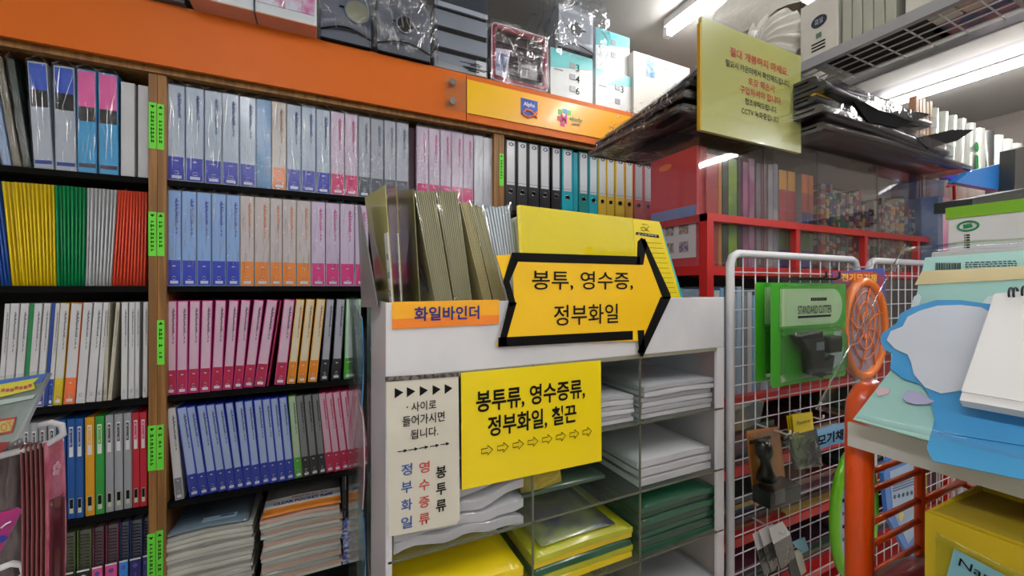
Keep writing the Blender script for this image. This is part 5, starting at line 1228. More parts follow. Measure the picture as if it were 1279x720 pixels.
# green blister packs
GCARD = M('green_card', (70, 178, 40), .3, coat=.5, var=.02); GPALE = M('pale_green_print', (182, 214, 160), .35, coat=.4, var=.03)
BL_F = film('blister', tint=(245, 250, 246), refl=.9, base=.012, bump=.2, scale=10, rough=.06, stretch=(1, 1, 1))
def blister(V, x0, x1, yt, yb, label):
    A, B = P(x0, yb, V=V), P(x1, yt, V=V); u0, u1 = A.x, B.x; zt = EYE + .003; zb = P(x0, yb, V=V).z
    z1, z0 = P(x0, yt, V=V).z, zb; W, Hh = u1 - u0, z1 - z0
    t = thing('stamp_pack', label, 'blister pack', ((u0 + u1) / 2, V, z0), 'green blister packs on the wire panel')
    part('card', MB().prism(rrect(u0, u1, z0, z1, V, .008), (0, .002, 0)), GCARD, t)
    # pale panel with round end
    px0, px1, pz0, pz1 = u0 + W * .10, u1 - W * .06, z0 + Hh * .58, z1 - Hh * .05; r = (pz1 - pz0) / 2
    pp = [Vector((px0, V - .001, pz1)), Vector((px0, V - .001, pz0))] + [Vector((px1 - r + r * math.sin(math.pi * k / 12), V - .001, pz0 + r - r * math.cos(math.pi * k / 12))) for k in range(13)]
    part('pale_panel', MB().prism(pp, (0, .001, 0)), GPALE, t)
    part('panel_rim', MB().tube([p + Vector((0, -.008, 0)) for p in [Vector((px0 - .01, V, pz1 + .008)), Vector((px0 - .01, V, pz0 - .008))] + [Vector((px1 - r + (r + .01) * math.sin(math.pi * k / 12), V, pz0 + r - (r + .008) * math.cos(math.pi * k / 12))) for k in range(13)]], .005, 6, closed=True), BL_F, t)
    cx = (px0 + px1) / 2
    text('STANDARD CUTTER', t, (cx + .01, V - .0015, pz0 + (pz1 - pz0) * .42), EX, EZ, M('dark_green_ink', (30, 50, 30), .5), W * .46, Hh * .085, .01)
    part('print_bar', MB().box(cx - W * .2, cx + W * .25, V - .0016, V - .001, pz0 + (pz1 - pz0) * .20, pz0 + (pz1 - pz0) * .26), INK, t)
    mb = MB(); rr = random.Random(2)
    for k in range(9): mb.box(cx + W * (-.03 + k * .025), cx + W * (-.012 + k * .025), V - .0016, V - .001, pz0 + (pz1 - pz0) * .66, pz0 + (pz1 - pz0) * .75)
    part('small_print', mb, INK, t)
    # the tool in the blister
    bk_ = M('tool_black', (10, 10, 12), .3, coat=.25)
    part('tool_body', MB().prism([(u0 + W * .16, V - .03, z0 + Hh * .50), (u0 + W * .50, V - .03, z0 + Hh * .53), (u0 + W * .54, V - .03, z0 + Hh * .14), (u0 + W * .50, V - .03, z0 + Hh * .05), (u0 + W * .36, V - .03, z0 + Hh * .10), (u0 + W * .33, V - .03, z0 + Hh * .34)], (0, .026, 0)), bk_, t, .004)
    part('tool_head', MB().box(u0 + W * .60, u0 + W * .78, V - .028, V - .003, z0 + Hh * .29, z0 + Hh * .46), bk_, t, .004)
    part('tool_label', MB().box(u0 + W * .40, u0 + W * .50, V - .0312, V - .030, z0 + Hh * .34, z0 + Hh * .42), GREYL, t)
    part('tool_foot', MB().prism([(u0 + W * .55, V - .02, z0 + Hh * .20), (u0 + W * .72, V - .02, z0 + Hh * .26), (u0 + W * .68, V - .02, z0 + Hh * .06), (u0 + W * .58, V - .02, z0 + Hh * .06)], (0, .015, 0)), bk_, t, .003)
    part('white_picture', MB().prism([(u0 + W * .72, V - .0012, z0 + Hh * .08), (u0 + W * .92, V - .0012, z0 + Hh * .14), (u0 + W * .96, V - .0012, z0 + Hh * .3), (u0 + W * .88, V - .0012, z0 + Hh * .38), (u0 + W * .94, V - .0012, z0 + Hh * .5), (u0 + W * .82, V - .0012, z0 + Hh * .48)], (0, .001, 0)), M('pack_white', (190, 200, 200), .4), t)
    part('blister', MB().slab(lambda a, b: (u0 + W * (.1 + .86 * a), V - .001 - .032 * min(1, 6 * min(a, 1 - a, b, 1 - b)), z0 + Hh * (.03 + .52 * b)), 12, 10, (0, -.001, 0)), BL_F, t)
    part('hang_tab', MB().box(u0 + W * .1, u1, V - .0005, V + .0005, z1, z1 + .022), BL_F, t)
    part('wrap_edge', MB().box(u0 - .008, u1 + .006, V - .036, V - .0355, z0 - .006, z1 + .01), film('wrap_thin', refl=.8, base=.012, bump=.25, scale=18), t)
    part('rivet', MB().disc((u0 + W * .12, V - .036, z0 + Hh * .52), (0, -1, 0), .006, .003, 12), CHROME, t)
    part('hook', MB().tube([(u0 + W * .58, GV, z1 + .012), (u0 + W * .58, V - .045, z1 + .012), (u0 + W * .58, V - .052, z1 + .016), (u0 + W * .58, V - .052, z1 + .03)], .003, 6), bk_, t)
    return t
blister(.665, 944.5, 1045, 353, 478, 'rear green blister pack, mostly hidden, on the wire panel')
blister(.625, 964, 1057, 354.5, 485, 'front green blister pack with black cutter on the wire panel')
# orange swatter head
V = .635
ol = thing('mosquito_swatter', 'orange oval mosquito swatter head with orange lattice on the wire panel', 'swatter', (P(1082, 470, V=V).x, V, P(1082, 470, V=V).z))
c = P(1080, 411, V=V); ru_, rz_ = .112, .140
ring = [Vector((c.x + ru_ * math.cos(k * math.pi / 20), V, c.z + rz_ * math.sin(k * math.pi / 20))) for k in range(40)]
ORP = M('orange_plastic', (246, 122, 16), .3, coat=.5)
part('rim', MB().tube(ring, .013, 8, closed=True), ORP, ol)
part('mesh_face', MB().prism([c + (p - c) * .95 for p in ring], (0, .003, 0)), M('swatter_mesh', (146, 140, 176), .4, col2=(190, 150, 130), mixscale=160), ol)
for k in range(3):
    part('inner_oval', MB().tube([c + Vector(((p - c).x * (.68 - .24 * k), -.004, (p - c).z * (.72 - .22 * k) + .01)) for p in ring], .0022, 6, closed=True), ORP, ol)
for an in (20, 75, 120, 160, 200, 250, 300, 340):
    w = math.radians(an)
    part('spoke', MB().tube([c + Vector((ru_ * .1 * math.cos(w + .5), -.004, rz_ * .1 * math.sin(w + .5))), c + Vector((ru_ * .5 * math.cos(w + .25), -.005, rz_ * .5 * math.sin(w + .25))), c + Vector((ru_ * .95 * math.cos(w), -.003, rz_ * .95 * math.sin(w)))], .0022, 6), ORP, ol)
V = .655
hc = thing('header_card', 'blue and red header card with yellow Korean letters above the orange swatter', 'card', (P(1080, 360, V=V).x, V, P(1080, 372, V=V).z))
part('card', MB().prism(onV([(1040, 340), (1068, 338), (1105, 335), (1108, 400), (1042, 400)], V), (0, .002, 0)), M('card_blue', (60, 96, 190), .35, coat=.4), hc)
part('red_burst', MB().prism(onV([(1040, 342), (1047, 338), (1056, 341), (1092, 339), (1104, 345), (1104, 360), (1080, 366), (1045, 374)], V - .001), (0, .001, 0)), M('card_red', (200, 60, 50), .35, coat=.4, col2=(150, 50, 110), mixscale=15), hc)
tx('전기모기채', hc, 1074, 347, V - .0012, 44, 10, M('card_yellow', (244, 206, 60), .4), .03)
hook(hc, (P(1085, 330, V=V).x, GV, P(1085, 333, V=V).z), .06)
# lower hanging packs
def pack(name, label, cat, pts, V, mat, th=.004, group=None):
    q = onV(pts, V); t = thing(name, label, cat, (sum(p.x for p in q) / len(q), V, min(p.z for p in q)), group)
    part('card', MB().prism(q, (0, th, 0)), mat, t); return t
t = pack('gold_pack', 'gold and silver folded pack at the edge of the wire panel', 'pack', [(910, 517), (940, 505), (955, 502), (950, 528), (930, 537), (912, 540)], .76, M('gold_pack', (176, 160, 120), .25, coat=.9, col2=(130, 136, 136), mixscale=14, bump=.5, bscale=30), .02)
t = pack('stamp_card', 'orange card pack with black handled stamp on the wire panel', 'blister pack', [(934, 539), (974, 534), (983, 612), (944, 634)], .665, M('amber_card', (176, 104, 40), .35, coat=.5))
bk_ = MATS['tool_black']
c = P(954, 560, V=.64); mbp = lambda x, y: P(x, y, V=.645)
part('stamp_handle', MB().tube([mbp(954, 550), mbp(954, 556), mbp(955, 566), mbp(956, 574), mbp(957, 580), mbp(957, 590), mbp(958, 598)], [.012, .019, .020, .013, .012, .018, .024], 14), bk_, t)
A, B = P(944, 632, V=.645), P(981, 596, V=.645)
part('stamp_block', MB().box(A.x, B.x, .605, .655, A.z + .006, B.z), bk_, t, .004)
part('stamp_label', MB().box(A.x + .012, A.x + .05, .6035, .605, A.z + .018, A.z + .052), M('stamp_lab', (96, 94, 98), .4), t)
part('blister', MB().crumple(A.x - .008, B.x + .006, .60, .66, A.z, P(954, 545, V=.645).z, 6, .004, 3), BL_F, t)
part('print', MB().box(P(939, 549, V=.66).x, P(965, 549, V=.66).x, .663, .665, P(950, 553, V=.66).z, P(950, 549, V=.66).z), INK, t)
hook(t, (P(956, 533, V=.69).x, GV, P(945, 536, V=.69).z), .08, .012)
t = thing('hanging_bag', 'yellow-headed clear bag pack hanging from the wire panel', 'pack', (P(1005, 590, V=.665).x, .665, P(1005, 590, V=.665).z))
for k in range(3):
    dv = .012 * k; dx = -3.2 * k
    part('header', MB().prism(onV([(990 + dx, 518 + k), (1015 + dx, 515 + k), (1017 + dx, 537 + k), (993 + dx, 543 + k)], .650 + dv), (0, .002, 0)), M('header_yellow', (232, 206, 20), .35, coat=.4), t)
    part('clear_bag', MB().slab(lambda a, b, dv=dv: P(986 + 34 * a + 8 * b, 541 + 46 * b - 5 * a, V=.651 + dv) + noise.noise_vector(Vector((a * 5, b * 5, k))) * .006, 8, 8, (0, .004, 0)), M('bag_smoke', (92, 90, 88), .2, coat=1, bump=.5, bscale=30), t)
tx('Fastener', t, 1005, 527, .6485, 17, 4.5, INK)
hook(t, (P(1002, 512, V=.69).x, GV, P(1002, 517, V=.69).z), .07, .012)
t = pack('blue_label_pack', 'pale blue label card with bold black Korean letters beside the orange post', 'pack', [(1021, 538), (1042, 531), (1060, 528), (1060, 552), (1040, 556), (1025, 562)], .655, M('label_sky', (130, 180, 225), .35, coat=.4))
tx('모기채', t, 1038, 547, .6545, 32, 14, INK, .03)
t = thing('tag_pack', 'white-headed tag packs hanging low on the wire panel', 'pack', (P(975, 700, V=.66).x, .66, P(975, 700, V=.66).z))
for k, (x, y) in enumerate(((970, 652), (958, 655), (950, 660))):
    vv = .64 + .015 * k
    part('header', MB().prism(onV([(x - 9, y + 8), (x + 8, y), (x + 18, y + 16), (x - 3, y + 28)], vv), (0, .002, 0)), WHITE, t)
    part('smoky_bag', MB().prism(onV([(x - 3, y + 28), (x + 18, y + 16), (x + 24, y + 44), (x + 6, y + 60)], vv), (0, .004, 0)), M('bag_smoke', (92, 90, 88)), t)
hook(t, (P(950, 652, V=.69).x, GV, P(950, 652, V=.69).z), .08, .012)
for pts, lb, c, n in (([(991, 679), (1006, 672), (1011, 688), (1003, 692)], 'small pale blue tag low on the wire panel', (140, 200, 225), 'blue_tag'), ([(993, 690), (1001, 687), (1008, 714), (1001, 720)], 'small white stick pack low on the wire panel', (200, 200, 190), 'stick_pack'), ([(985, 700), (993, 694), (1003, 725), (990, 730)], 'black packet with white print low on the wire panel', (30, 30, 34), 'black_packet')):
    o = MB().prism(onV(pts, .66), (0, .004, 0)).build(n, M('c' + n, c, .4, coat=.4)); tag(o, lb, 'pack')
# lime swatter
V = .60
c = P(1068, 642, V=V); lm = M('lime_plastic', (120, 210, 30), .3, coat=.6)
lt = thing('mosquito_swatter', 'lime green oval mosquito swatter behind the orange post', 'swatter', (c.x, V, c.z - .2))
ring = [Vector((c.x + .098 * math.cos(k * math.pi / 20), V, c.z + .172 * math.sin(k * math.pi / 20))) for k in range(40)]
part('rim', MB().tube(ring, .013, 8, closed=True), lm, lt)
part('face_card', MB().prism([c + (p - c) * .93 for p in ring], (0, .003, 0)), M('swatter_card', (176, 190, 212), .35, coat=.4, col2=(150, 170, 205), mixscale=12), lt)
for k in range(5): part('print_bar', MB().box(c.x - .06, c.x + .05 - .01 * (k % 2), V - .0015, V, c.z + .08 - k * .035, c.z + .088 - k * .035), INK if k % 2 else M('print_slate', (90, 100, 130), .5), lt)
part('handle', MB().tube([c + Vector((0, 0, -.175)), c + Vector((0, 0, -.40))], .012, 10), lm, lt)
V = .56
bt = pack('swatter_pack', 'blue swatter pack with small printed pictures behind the orange rack bars', 'pack', [(1104, 592), (1112, 574), (1140, 563), (1150, 572), (1156, 660), (1150, 700), (1134, 692), (1110, 648)], V, M('pack_blue', (70, 130, 215), .35, coat=.5), .01)
part('pale_panel', MB().prism(onV([(1112, 590), (1144, 576), (1149, 660), (1135, 680), (1116, 640)], V - .001), (0, .001, 0)), M('pack_pale', (160, 186, 214), .4, coat=.4), bt)
for k in range(5):
    part('picture_dot', MB().disc(P(1118 + k * 5.3, 621 - k * 1.3, V=V - .0015), (0, -1, 0), .006, .0008, 12), M('pic_dot', (70, 74, 90), .4), bt)
    part('print_bar', MB().prism(onV([(1116, 600 + k * 3.4), (1144, 590 + k * 3.4), (1144, 591.5 + k * 3.4), (1116, 601.5 + k * 3.4)], V - .0015), (0, .0006, 0)), M('print_slate', (90, 100, 130)), bt)
part('yellow_dot', MB().disc(P(1126, 645, V=V - .0015), (0, -1, 0), .014, .0008, 16), M('pale_gold', (210, 200, 130), .4), bt)
t = pack('white_pack', 'white card with red warning circles above the lime swatter', 'pack', [(1078, 560), (1094, 556), (1097, 590), (1084, 592)], .55, WHITE, .003)
for k in range(2): part('warning_ring', MB().tube([P(1083 + 7 * k, 577 - 2 * k, V=.549) + Vector((.008 * math.cos(q), 0, .008 * math.sin(q))) for q in [j * .785 for j in range(8)]], .0014, 5, closed=True), REDINK, t)

# ------------------------------------------------------------------ orange wire stand with white top
OS = M('orange_steel', (222, 78, 14), .35, coat=.4, var=.02)
os_ = thing('orange_stand', 'orange steel display stand with wire bars and white shelf top', 'display stand', (1.0, .2, 0))
SV = .33
part('front_post', MB().tube([(.736, SV - .002, .02), (.736, SV - .002, EYE - .20), (.739, SV - .002, EYE - .178), (.750, SV - .004, EYE - .164), (.768, SV - .006, EYE - .158)], .0175, 12), OS, os_)
for k, H in enumerate((-.29, -.32, -.37, -.405, -.45, -.50)):
    part('side_bar', MB().tube([(.745, SV, EYE + H), (.935, SV, EYE + H)], .0045, 8), OS, os_)
part('upright_rod', MB().tube([(.935, SV, EYE - .23), (.935, SV, .1)], .0075, 8), OS, os_)
part('upright_rod', MB().tube([(1.35, SV, EYE - .23), (1.35, SV, .1)], .0075, 8), OS, os_)
part('upright_rod', MB().tube([(1.35, -.3, EYE - .23), (1.35, -.3, .1)], .0075, 8), OS, os_)
for H in (-.29, -.345, -.40):
    part('basket_bar', MB().tube([(.935, SV, EYE + H + .025), (1.11, SV, EYE + H + .025), (1.11, SV, EYE + H + .02), (1.115, SV - .12, EYE + H - .0)], .006, 8), OS, os_)
TW = M('table_white', (212, 210, 204), .35, coat=.3, var=.02)
part('shelf_top', MB().box(.712, 1.42, -.35, SV - .002, EYE - .232, EYE - .205), TW, os_, .004)
part('shelf_rim', MB().box(.708, .716, -.35, SV, EYE - .238, EYE - .203), M('rim_grey', (196, 196, 192), .3, coat=.5), os_)
part('lower_shelf', MB().box(.60, 1.42, -.35, SV - .05, EYE - .56, EYE - .545), OS, os_)
# perforated orange plate
pu0, pu1 = UX(1205, .30), UX(1252, .30)
pp = thing('perforated_basket', 'orange plastic basket with slotted holes under the white shelf', 'basket', ((pu0 + pu1) / 2, .25, EYE - .54))
mb = MB(); z0, z1 = EYE - .54, EYE - .265; W = pu1 - pu0
cx = [0, .28, .44, .66, .82, 1.0]; rows_ = 5; V = .262
for r in range(rows_ + 1):
    zz0 = z0 + (z1 - z0) * r / (rows_ + .25); mb.box(pu0, pu1, V, V + .004, zz0, zz0 + (z1 - z0) * .065)
for a_, b_ in ((0, .30), (.46, .62), (.78, 1.0)): mb.box(pu0 + W * a_, pu0 + W * b_, V, V + .004, z0, z1)
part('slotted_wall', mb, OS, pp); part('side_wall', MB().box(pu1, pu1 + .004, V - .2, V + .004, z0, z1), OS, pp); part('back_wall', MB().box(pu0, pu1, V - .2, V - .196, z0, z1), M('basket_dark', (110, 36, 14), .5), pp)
part('floor', MB().box(pu0, pu1, V - .2, V, z0, z0 + .004), OS, pp)
o = MB().crumple(1.26, 1.38, .02, .2, EYE - .54, EYE - .26, 6, .01, 5).build('clear_bag_pack', M('greyish_bag', (150, 152, 156), .25, coat=.9, bump=.5, bscale=15)); tag(o, 'greyish plastic bag pack below the white shelf top', 'pack')
for k in range(14):
    uu = 2.42 + k * .03; c = dkc[(k * 3) % 10]
    o = MB().box(uu, uu + .026, .93, 1.12, EYE - 1.1, EYE - .875 - .01 * (k % 3)).build('slim_book', M('dp_%d_%d_%d' % c, c)); tag(o, '%s %s upright book on the lowest red shelf end' % (ORD[k], dn_[dkc.index(c)]), 'book', 'upright books on the lowest red shelf')
# yellow boxes
YB = M('box_yellow', (190, 164, 14), .45, coat=.15, var=.03)
UB = .64; vt = P(1160, 641, U=UB)
yb = thing('yellow_box', 'open yellow carton with a name tag card on its front, lower corner', 'box', (UB + .1, .1, EYE - .545))
part('box_wall', MB().box(UB, UB + .003, -.12, vt.y, EYE - .545, vt.z), YB, yb); part('box_wall', MB().box(UB, UB + .16, vt.y, vt.y + .003, EYE - .545, vt.z), YB, yb)
part('box_wall', MB().box(UB + .157, UB + .16, -.12, vt.y, EYE - .545, vt.z), YB, yb); part('box_floor', MB().box(UB, UB + .16, -.12, vt.y, EYE - .545, EYE - .54), YB, yb)
part('box_wall', MB().box(UB, UB + .16, -.123, -.12, EYE - .545, vt.z), YB, yb)
part('flap', MB().prism([(UB + .003, vt.y, vt.z), (UB + .003, vt.y - .14, vt.z), (UB + .07, vt.y - .12, vt.z - .012), (UB + .06, vt.y - .02, vt.z - .012)], (0, 0, .002)), YB, yb)
q = onU([(1192, 689), (1279, 735), (1279, 800), (1172, 760)], UB - .003)
A = P(1192, 686, U=UB - .003)
cd = [A, Vector((A.x, A.y - .075, A.z - .012)), Vector((A.x, A.y - .07, A.z - .07)), Vector((A.x, A.y + .01, A.z - .06))]
nc = thing('name_tag_pack', 'pale blue name tag card in a clear bag on the yellow carton', 'card', A - Vector((0, 0, .07)))
part('card', MB().prism(cd, (.001, 0, 0)), M('card_skyblue', (150, 200, 232), .3, coat=.5), nc)
ex_ = (cd[1] - cd[0]).normalized(); ey_ = Vector((0, -ex_.z, ex_.y)) if False else Vector((0, ex_.z * -1, ex_.y)); ey_ = ex_.cross(Vector((-1, 0, 0))) ; ey_ = ey_ if ey_.z > 0 else -ey_
text('Name Tag', nc, cd[0] + ex_ * .038 - ey_ * .012 + Vector((-.0006, 0, 0)), ex_, ey_, INK, .064, .012, .004)
part('picture', MB().disc(cd[0] + ex_ * .025 - ey_ * .03, (-1, 0, 0), .010, .0006, 16), M('peach', (235, 190, 170), .4), nc)
part('clear_bag', MB().slab(lambda a, b: Vector((UB - .006, 0, 0)) + Vector((noise.noise(Vector((a * 8, b * 8, 0))) * .003, A.y + .014 - .10 * a, A.z + .012 - .012 * a - .09 * b)), 10, 10, (.0005, 0, 0)), BL_F, nc)
part('top_flap', MB().prism([(UB + .003, vt.y, vt.z - .001), (UB + .003, -.12, vt.z - .001), (UB + .158, -.12, vt.z - .01), (UB + .158, vt.y, vt.z - .01)], (0, 0, .0015)), M('box_top_yellow', (150, 130, 30), .45), yb)
yb2 = thing('yellow_box', 'second yellow carton with open flap behind the name tag carton', 'box', (UB + .22, .12, EYE - .545))
part('box_wall', MB().box(UB + .165, UB + .168, -.1, .22, EYE - .545, vt.z + .012), YB, yb2); part('box_wall', MB().box(UB + .168, UB + .30, .217, .22, EYE - .545, vt.z + .012), YB, yb2)
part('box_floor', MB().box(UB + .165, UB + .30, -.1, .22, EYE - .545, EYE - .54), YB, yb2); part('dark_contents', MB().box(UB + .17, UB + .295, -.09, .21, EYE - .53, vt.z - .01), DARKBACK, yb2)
q = [(1150, 660), (1155, 680)]
o = MB().tube([P(1060, 800, V=.30), P(1100, 752, V=.30), P(1140, 722, V=.30), P(1165, 706, V=.30)], [.022, .028, .026, .016], 12).build('maroon_roll', M('maroon_bag', (120, 40, 48), .35, coat=.6, bump=.3, bscale=20)); tag(o, 'maroon rolled bag between orange post and yellow carton', 'bag')

# ------------------------------------------------------------------ cartons and board on the white shelf
o = MB().box(.962, 1.30, -.30, .325, EYE - .204, EYE + .060).build('carton', M('white_carton2', (208, 208, 206), .4, coat=.3), None, .003); tag(o, 'white carton on the shelf top that the bagged board leans on', 'box')
gb = thing('carton', 'white carton with green lid band and round green emblem', 'box', (1.12, 0, EYE + .061))
part('carton', MB().box(1.0, 1.26, -.28, P(1184, 300, U=1.0).y, EYE + .061, EYE + .137), M('white_carton3', (214, 215, 218), .4, coat=.2), gb, .002)
vv = P(1184, 300, U=1.0).y
part('green_band', MB().box(.998, 1.262, -.282, vv + .002, EYE + .119, EYE + .139), M('lid_green', (120, 178, 34), .4, coat=.2), gb)
c = P(1209.5, 282.5, U=.999); GE = M('emblem_green', (20, 130, 80), .4)
part('emblem_ring', MB().tube([(.999, c.y + .012 * math.cos(k * math.pi / 10), c.z + .008 * math.sin(k * math.pi / 10)) for k in range(20)], .0016, 6, closed=True), GE, gb)
part('emblem_leaf', MB().prism([(.9985, c.y + .005, c.z - .004), (.9985, c.y - .006, c.z - .002), (.9985, c.y - .004, c.z + .004), (.9985, c.y + .006, c.z + .003)], (.001, 0, 0)), GE, gb)
mb = MB()
for k in range(6):
    zz = c.z - .014 - k * .0042; mb.box(.9988, 1.0, c.y - .002, c.y + .002, zz - .0028, zz - .0004); mb.box(.9988, 1.0, c.y + .003, c.y + .0045, zz - .0024, zz - .0006)
part('emblem_print', mb, INK, gb)
O_, Tv, Sv = Vector((.69, .33, EYE - .190)), Vector((.25, 0, .237)).normalized(), Vector((0, -1, 0)); Nn = Vector((-.237, 0, .25)).normalized()
def B(x, y, lift=0.0): return PN(x, y, O_ + Nn * lift, Nn)
# lower edge rests on the shelf top
bd = thing('bagged_board', 'clear-bagged mint green craft board with bright blue cut-out, leaning over the shelf edge', 'board', (.8, .15, EYE - .19))
MINT = M('mint_card', (170, 214, 200), .4, coat=.4, var=.02); SKY = M('sky_card', (70, 160, 215), .4, coat=.4, var=.01)
def flat(n, pts, m, l0, th=.0008): return part(n, MB().prism([B(x, y, l0 + th) for x, y in pts], -Nn * th), m, bd)
flat('backing_card', [(1156, 322), (1320, 310), (1330, 600), (1200, 562), (1066, 524), (1112, 464), (1138, 400)], MINT, 0, .003)
flat('tan_band', [(1148, 346), (1152, 339), (1330, 330), (1330, 346), (1143, 356)], M('tan_band', (226, 204, 150), .4, coat=.3), .0035)
mb = MB(); rr = random.Random(4); x = 1169
while x < 1199:
    w = rr.uniform(.5, 1.6); p = [B(x, 328.5, .0042), B(x + w, 328.4, .0042), B(x + w, 337, .0042), B(x, 337.3, .0042)]; mb.prism(p, -Nn * .0004); x += w + rr.uniform(.5, 1.2)
part('barcode', mb, INK, bd)
mb = MB()
for r in range(4):
    x = 1206
    while x < 1270:
        w = rr.uniform(2, 7); p = [B(x, 327.6 + r * 2.7 - (x - 1206) * .03, .0042), B(x + w, 327.6 + r * 2.7 - (x - 1206) * .03, .0042), B(x + w, 328.6 + r * 2.7 - (x - 1206) * .03, .0042), B(x, 328.6 + r * 2.7 - (x - 1206) * .03, .0042)]; mb.prism(p, -Nn * .0004); x += w + 1.5
part('fine_print', mb, INK, bd)
for q in ([(1138, 384), (1142, 371), (1148, 367), (1152, 372), (1148, 383)], [(1228, 378), (1235, 370), (1243, 369), (1240, 380), (1230, 384)]): flat('pale_shape', q, M('pale_mint', (214, 222, 220), .4), .0035)
flat('blue_field', [(1165, 576), (1158, 560), (1175, 500), (1340, 480), (1340, 612)], SKY, .0035)
flat('blue_cutout', [(1100, 424), (1103, 416), (1120, 404), (1125, 392), (1140, 384), (1170, 375), (1200, 375), (1236, 380), (1300, 376), (1300, 560), (1172, 540), (1160, 492), (1150, 480), (1128, 473), (1112, 460), (1115, 442), (1104, 436)], SKY, .005, .0015)
# a plain white cloud shape instead of the printed figure
flat('white_cloud', [(1108, 425), (1113, 414), (1128, 408), (1134, 396), (1150, 388), (1172, 382), (1200, 381), (1226, 384), (1237, 390), (1234, 420), (1220, 448), (1216, 480), (1200, 488), (1176, 492), (1156, 484), (1142, 468), (1138, 452), (1134, 443), (1118, 436)], M('cloud_white', (220, 222, 226), .4, coat=.3), .0072, .001)
flat('lilac_blob', [(1128, 497), (1134, 488), (1146, 490), (1158, 497), (1168, 502), (1158, 505), (1144, 505), (1132, 502)], M('lilac', (186, 176, 206), .4), .0068)
flat('pink_blob', [(1094, 489), (1100, 484), (1112, 486), (1110, 492), (1098, 495)], M('blobpink', (226, 190, 196), .4), .004)
part('clear_bag', MB().slab(lambda a, b: O_ + Sv * (-.02 + .36 * a) + Tv * (-.012 + .37 * b) + Nn * (.018 + .004 * math.sin(b * 7 + a * 4) + .006 * noise.noise(Vector((a * 6, b * 6, 1)))), 20, 20, Nn * .0004), film('board_bag', refl=1.0, base=.015, bump=.35, scale=9, rough=.08, stretch=(1, 1, 1)), bd)
part('bag_seam', MB().tube([O_ + Sv * -.022 + Tv * -.012 + Nn * .018, O_ + Sv * -.024 + Tv * .37 + Nn * .016], .0012, 5), film('seam', refl=1, base=.3, bump=0), bd)
npd = thing('notepad', 'white spiral notepad lying on the bagged blue board', 'notepad', B(1240, 440, .03))
q = [B(x, y, .034) for x, y in ((1242, 368), (1330, 360), (1330, 523), (1199, 500))]
part('page_block', MB().prism(q, -Nn * .012), M('pad_white', (224, 225, 228), .5, var=.01), npd)
q = [B(x, y, .0355) for x, y in ((1243, 367), (1331, 359), (1331, 511), (1201, 489))]
part('top_page', MB().prism(q, -Nn * .0012), M('pad_white', (1, 1, 1)), npd)
for x in (1262.5, 1279, 1296):
    c = B(x, 369 - (x - 1262) * .1, .034)
    for d in (0, .004):
        part('ring', MB().tube([c + Sv * d + Tv * (.008 * math.cos(k * math.pi / 6) + .003) + Nn * (.0085 * math.sin(k * math.pi / 6)) for k in range(12)], .0012, 6, closed=True), M('ring_dark', (60, 60, 64), .3, metal=.7), npd)

# ------------------------------------------------------------------ left foreground: hook rack with bags
hk = thing('hook_rack', 'white wire hook rack at the near edge carrying pink pouches', 'rack', (-.5, .8, 0))
part('upright', MB().box(-.445, -.43, .805, .82, 0, EYE - .20), WPLAST, hk)
for z, L in ((EYE - .235, -.355), (EYE - .43, -.395)):
    a0 = Vector((-.62, .80, z - .03))
    part('prong', MB().tube([a0, Vector((-.44, .80, z - .006)), Vector((L - .01, .815, z + .006)), Vector((L + .004, .818, z + .016)), Vector((L + .002, .818, z + .03)), Vector((L - .008, .816, z + .036)), Vector((L - .02, .812, z + .034))], .0045, 8), WPLAST, hk)
part('base', MB().box(-.62, -.35, .7, .95, 0, .03), WPLAST, hk)
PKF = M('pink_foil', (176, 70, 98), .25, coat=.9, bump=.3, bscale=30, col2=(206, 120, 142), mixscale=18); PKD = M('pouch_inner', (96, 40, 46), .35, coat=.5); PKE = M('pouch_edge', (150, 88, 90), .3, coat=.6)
for i in range(6):
    u = -.3900 + i * .0047
    t = thing('foil_pouch', ['rearmost pink foil pouch on the white hook', 'second pink foil pouch from the rear', 'third pink foil pouch from the rear', 'fourth pink foil pouch from the rear', 'fifth pink foil pouch from the rear', 'front pink foil pouch with pale flower on the white hook'][i], 'pouch', (u, .82, EYE - .50), 'pink foil pouches on the hook')
    w = .030
    fn = lambda a, b: (u + .008 * (1 - b) ** 2 * 0 + .004 * math.sin(b * 3.1), .848 - .048 * a * (1 - .12 * abs(b - .5)) + .004 * (1 - b), EYE - .235 - .30 * b + .01 * a)
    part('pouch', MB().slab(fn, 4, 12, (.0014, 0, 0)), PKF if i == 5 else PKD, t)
    part('pouch_edge', MB().tube([Vector(fn(1, k / 12)) for k in range(13)], .0007, 5), PKE, t)
    part('pouch_edge', MB().tube([Vector(fn(0, k / 12)) for k in range(13)], .0007, 5), PKE, t)
    if i == 5:
        part('dark_window', MB().slab(lambda a, b: Vector(fn(.1 + .8 * a, .28 + .7 * b)) + Vector((.0016, 0, 0)), 3, 6, (.0004, 0, 0)), M('pouch_maroon', (90, 26, 40), .3, coat=.8), t)
        for k in range(5):
            w_ = k * 1.256; part('petal', MB().disc(Vector(fn(.5, .14)) + Vector((.002, .006 * math.cos(w_), .006 * math.sin(w_))), (1, 0, 0), .0045, .0006, 10), M('petal_pink', (236, 180, 200), .4), t)
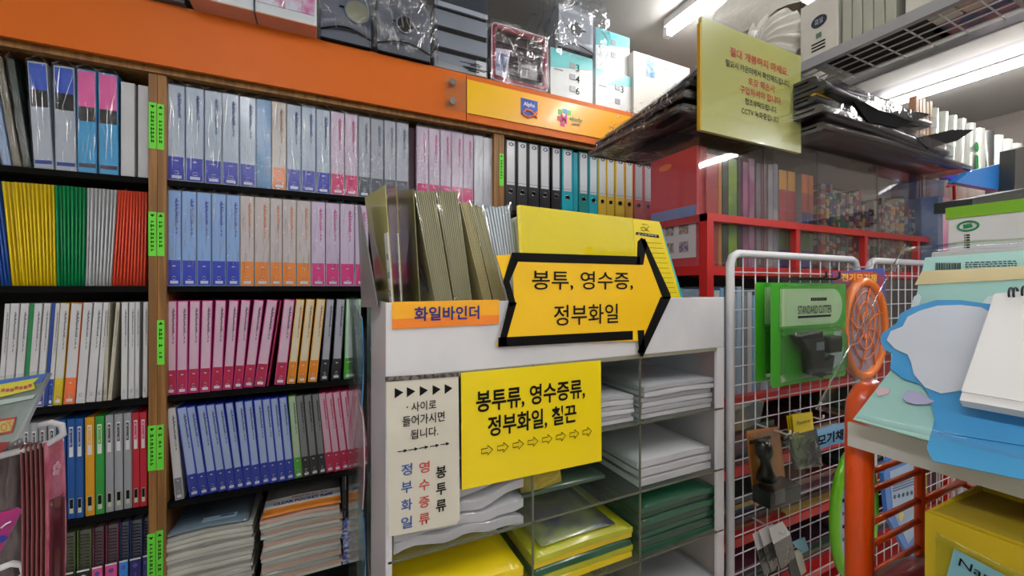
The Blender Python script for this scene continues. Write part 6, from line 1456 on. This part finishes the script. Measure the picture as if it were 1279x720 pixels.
# toy bag card
q = [P(x, y, V=v) for x, y, v in ((-60, 484, .80), (62, 466, .76), (24, 548, .72), (-60, 600, .74))]
q = [Vector(p) for p in q]
tb = thing('toy_pack', 'glossy grey and blue toy pack with yellow banner, tilted at the near left edge', 'pack', q[2])
nrm = (q[1] - q[0]).cross(q[3] - q[0]).normalized(); 
if nrm.y > 0: nrm = -nrm
q = [PN(x, y, q[0], nrm) for x, y in ((-60, 484), (62, 466), (24, 548), (-60, 600))]
f = lambda a, b, l=0: q[0].lerp(q[1], a).lerp(q[3].lerp(q[2], a), b) + nrm * l
fp = lambda x, y, l=0: PN(x, y, q[0] + nrm * l, nrm)
def ff(n, r, m, l): return part(n, MB().prism([fp(*c_, l) for c_ in r], nrm * .0006), m, tb)
part('card', MB().prism([f(0, 0), f(1, 0), f(1, 1), f(0, 1)], nrm * -.004), M('pack_grey', (110, 112, 122), .3, coat=.8, col2=(150, 152, 160), mixscale=8), tb)
ff('blue_head', [(-40, 481), (60, 467), (53, 477), (0, 489), (-40, 494)], M('pack_royal', (36, 90, 200), .3, coat=.7), .0005)
ff('yellow_banner', [(-30, 486), (50, 472), (42, 479), (45, 486), (0, 497), (-30, 502)], M('pack_banner', (226, 206, 40), .3, coat=.6), .0012)
mb = MB(); rr = random.Random(9)
for k in range(11):
    a = -20 + k * 5.6; yy = 489.5 - a * .17 + rr.uniform(-1, 1); mb.prism([fp(a, yy - 2, .002), fp(a + 4, yy - 2.8, .002), fp(a + 4, yy + 1, .002), fp(a, yy + 1.8, .002)], nrm * .0003)
part('banner_print', mb, M('banner_red', (200, 70, 90), .4), tb)
ff('silver_band', [(-40, 507), (46, 493), (42, 498), (-40, 515)], M('pack_silver', (190, 192, 198), .25, coat=.8), .0012)
ff('red_box', [(-20, 527), (21, 521), (16, 541), (-22, 548)], M('pack_redbox', (190, 60, 50), .3), .0012)
ff('box_inner', [(-18, 530), (18.5, 524), (14, 538.5), (-20, 545)], M('pack_cream', (206, 190, 130), .3), .0018)
ff('red_foot', [(-40, 556), (14, 552), (2, 566), (-40, 580)], M('pack_redfoot', (150, 30, 40), .3), .0012)
exx = (f(1, .6) - f(0, .75)).normalized()
text('TOY', tb, fp(6, 534, .0026), exx, nrm.cross(exx), M('toy_orange', (226, 130, 30), .4), .020, .012, .03)
part('clear_sleeve', MB().prism([f(-.02, -.03, .005), f(1.05, -.04, .005), f(1.0, 1.05, .005), f(-.02, 1.05, .005)], nrm * .0004), BL_F, tb)
q = [P(x, y, V=.70) for x, y in ((-50, 655), (20, 636), (26, 640), (0, 690), (-50, 710))]
o = MB().prism(q, (0, .004, 0)).build('pink_card', M('hot_pink_card', (190, 30, 90), .3, coat=.7, col2=(150, 30, 110), mixscale=12)); tag(o, 'hot pink glossy card on the lower white hook', 'card')
part('white_stroke', MB().tube([P(2, 660, V=.698), P(8, 655, V=.698), P(14, 652, V=.698)], .001, 5), WHITE, o); part('blue_oval', MB().disc(P(1, 674, V=.699), (0, -1, 0), .006, .001, 16, r2=.004), BLUEINK, o)
o = MB().box(-.52, -.465, .83, .835, EYE - .62, EYE - .30).build('dark_pack', M('dark_pack', (40, 26, 34), .3, coat=.7, col2=(140, 24, 30), mixscale=9)); tag(o, 'dark red and black pack behind the white hook upright', 'pack')
o = MB().slab(lambda a, b: Vector((-.428 + .035 * a, .835 + .004 * math.sin(a * 9), EYE - .23 - .34 * b)) + noise.noise_vector(Vector((a * 5, b * 9, 2))) * .006, 8, 20, (0, .001, 0)).build('clear_bag', M('foggy_bag', (110, 98, 100), .2, coat=1, bump=.7, bscale=25)); tag(o, 'crumpled foggy clear bag behind the pink pouches', 'bag')
fit_texts()
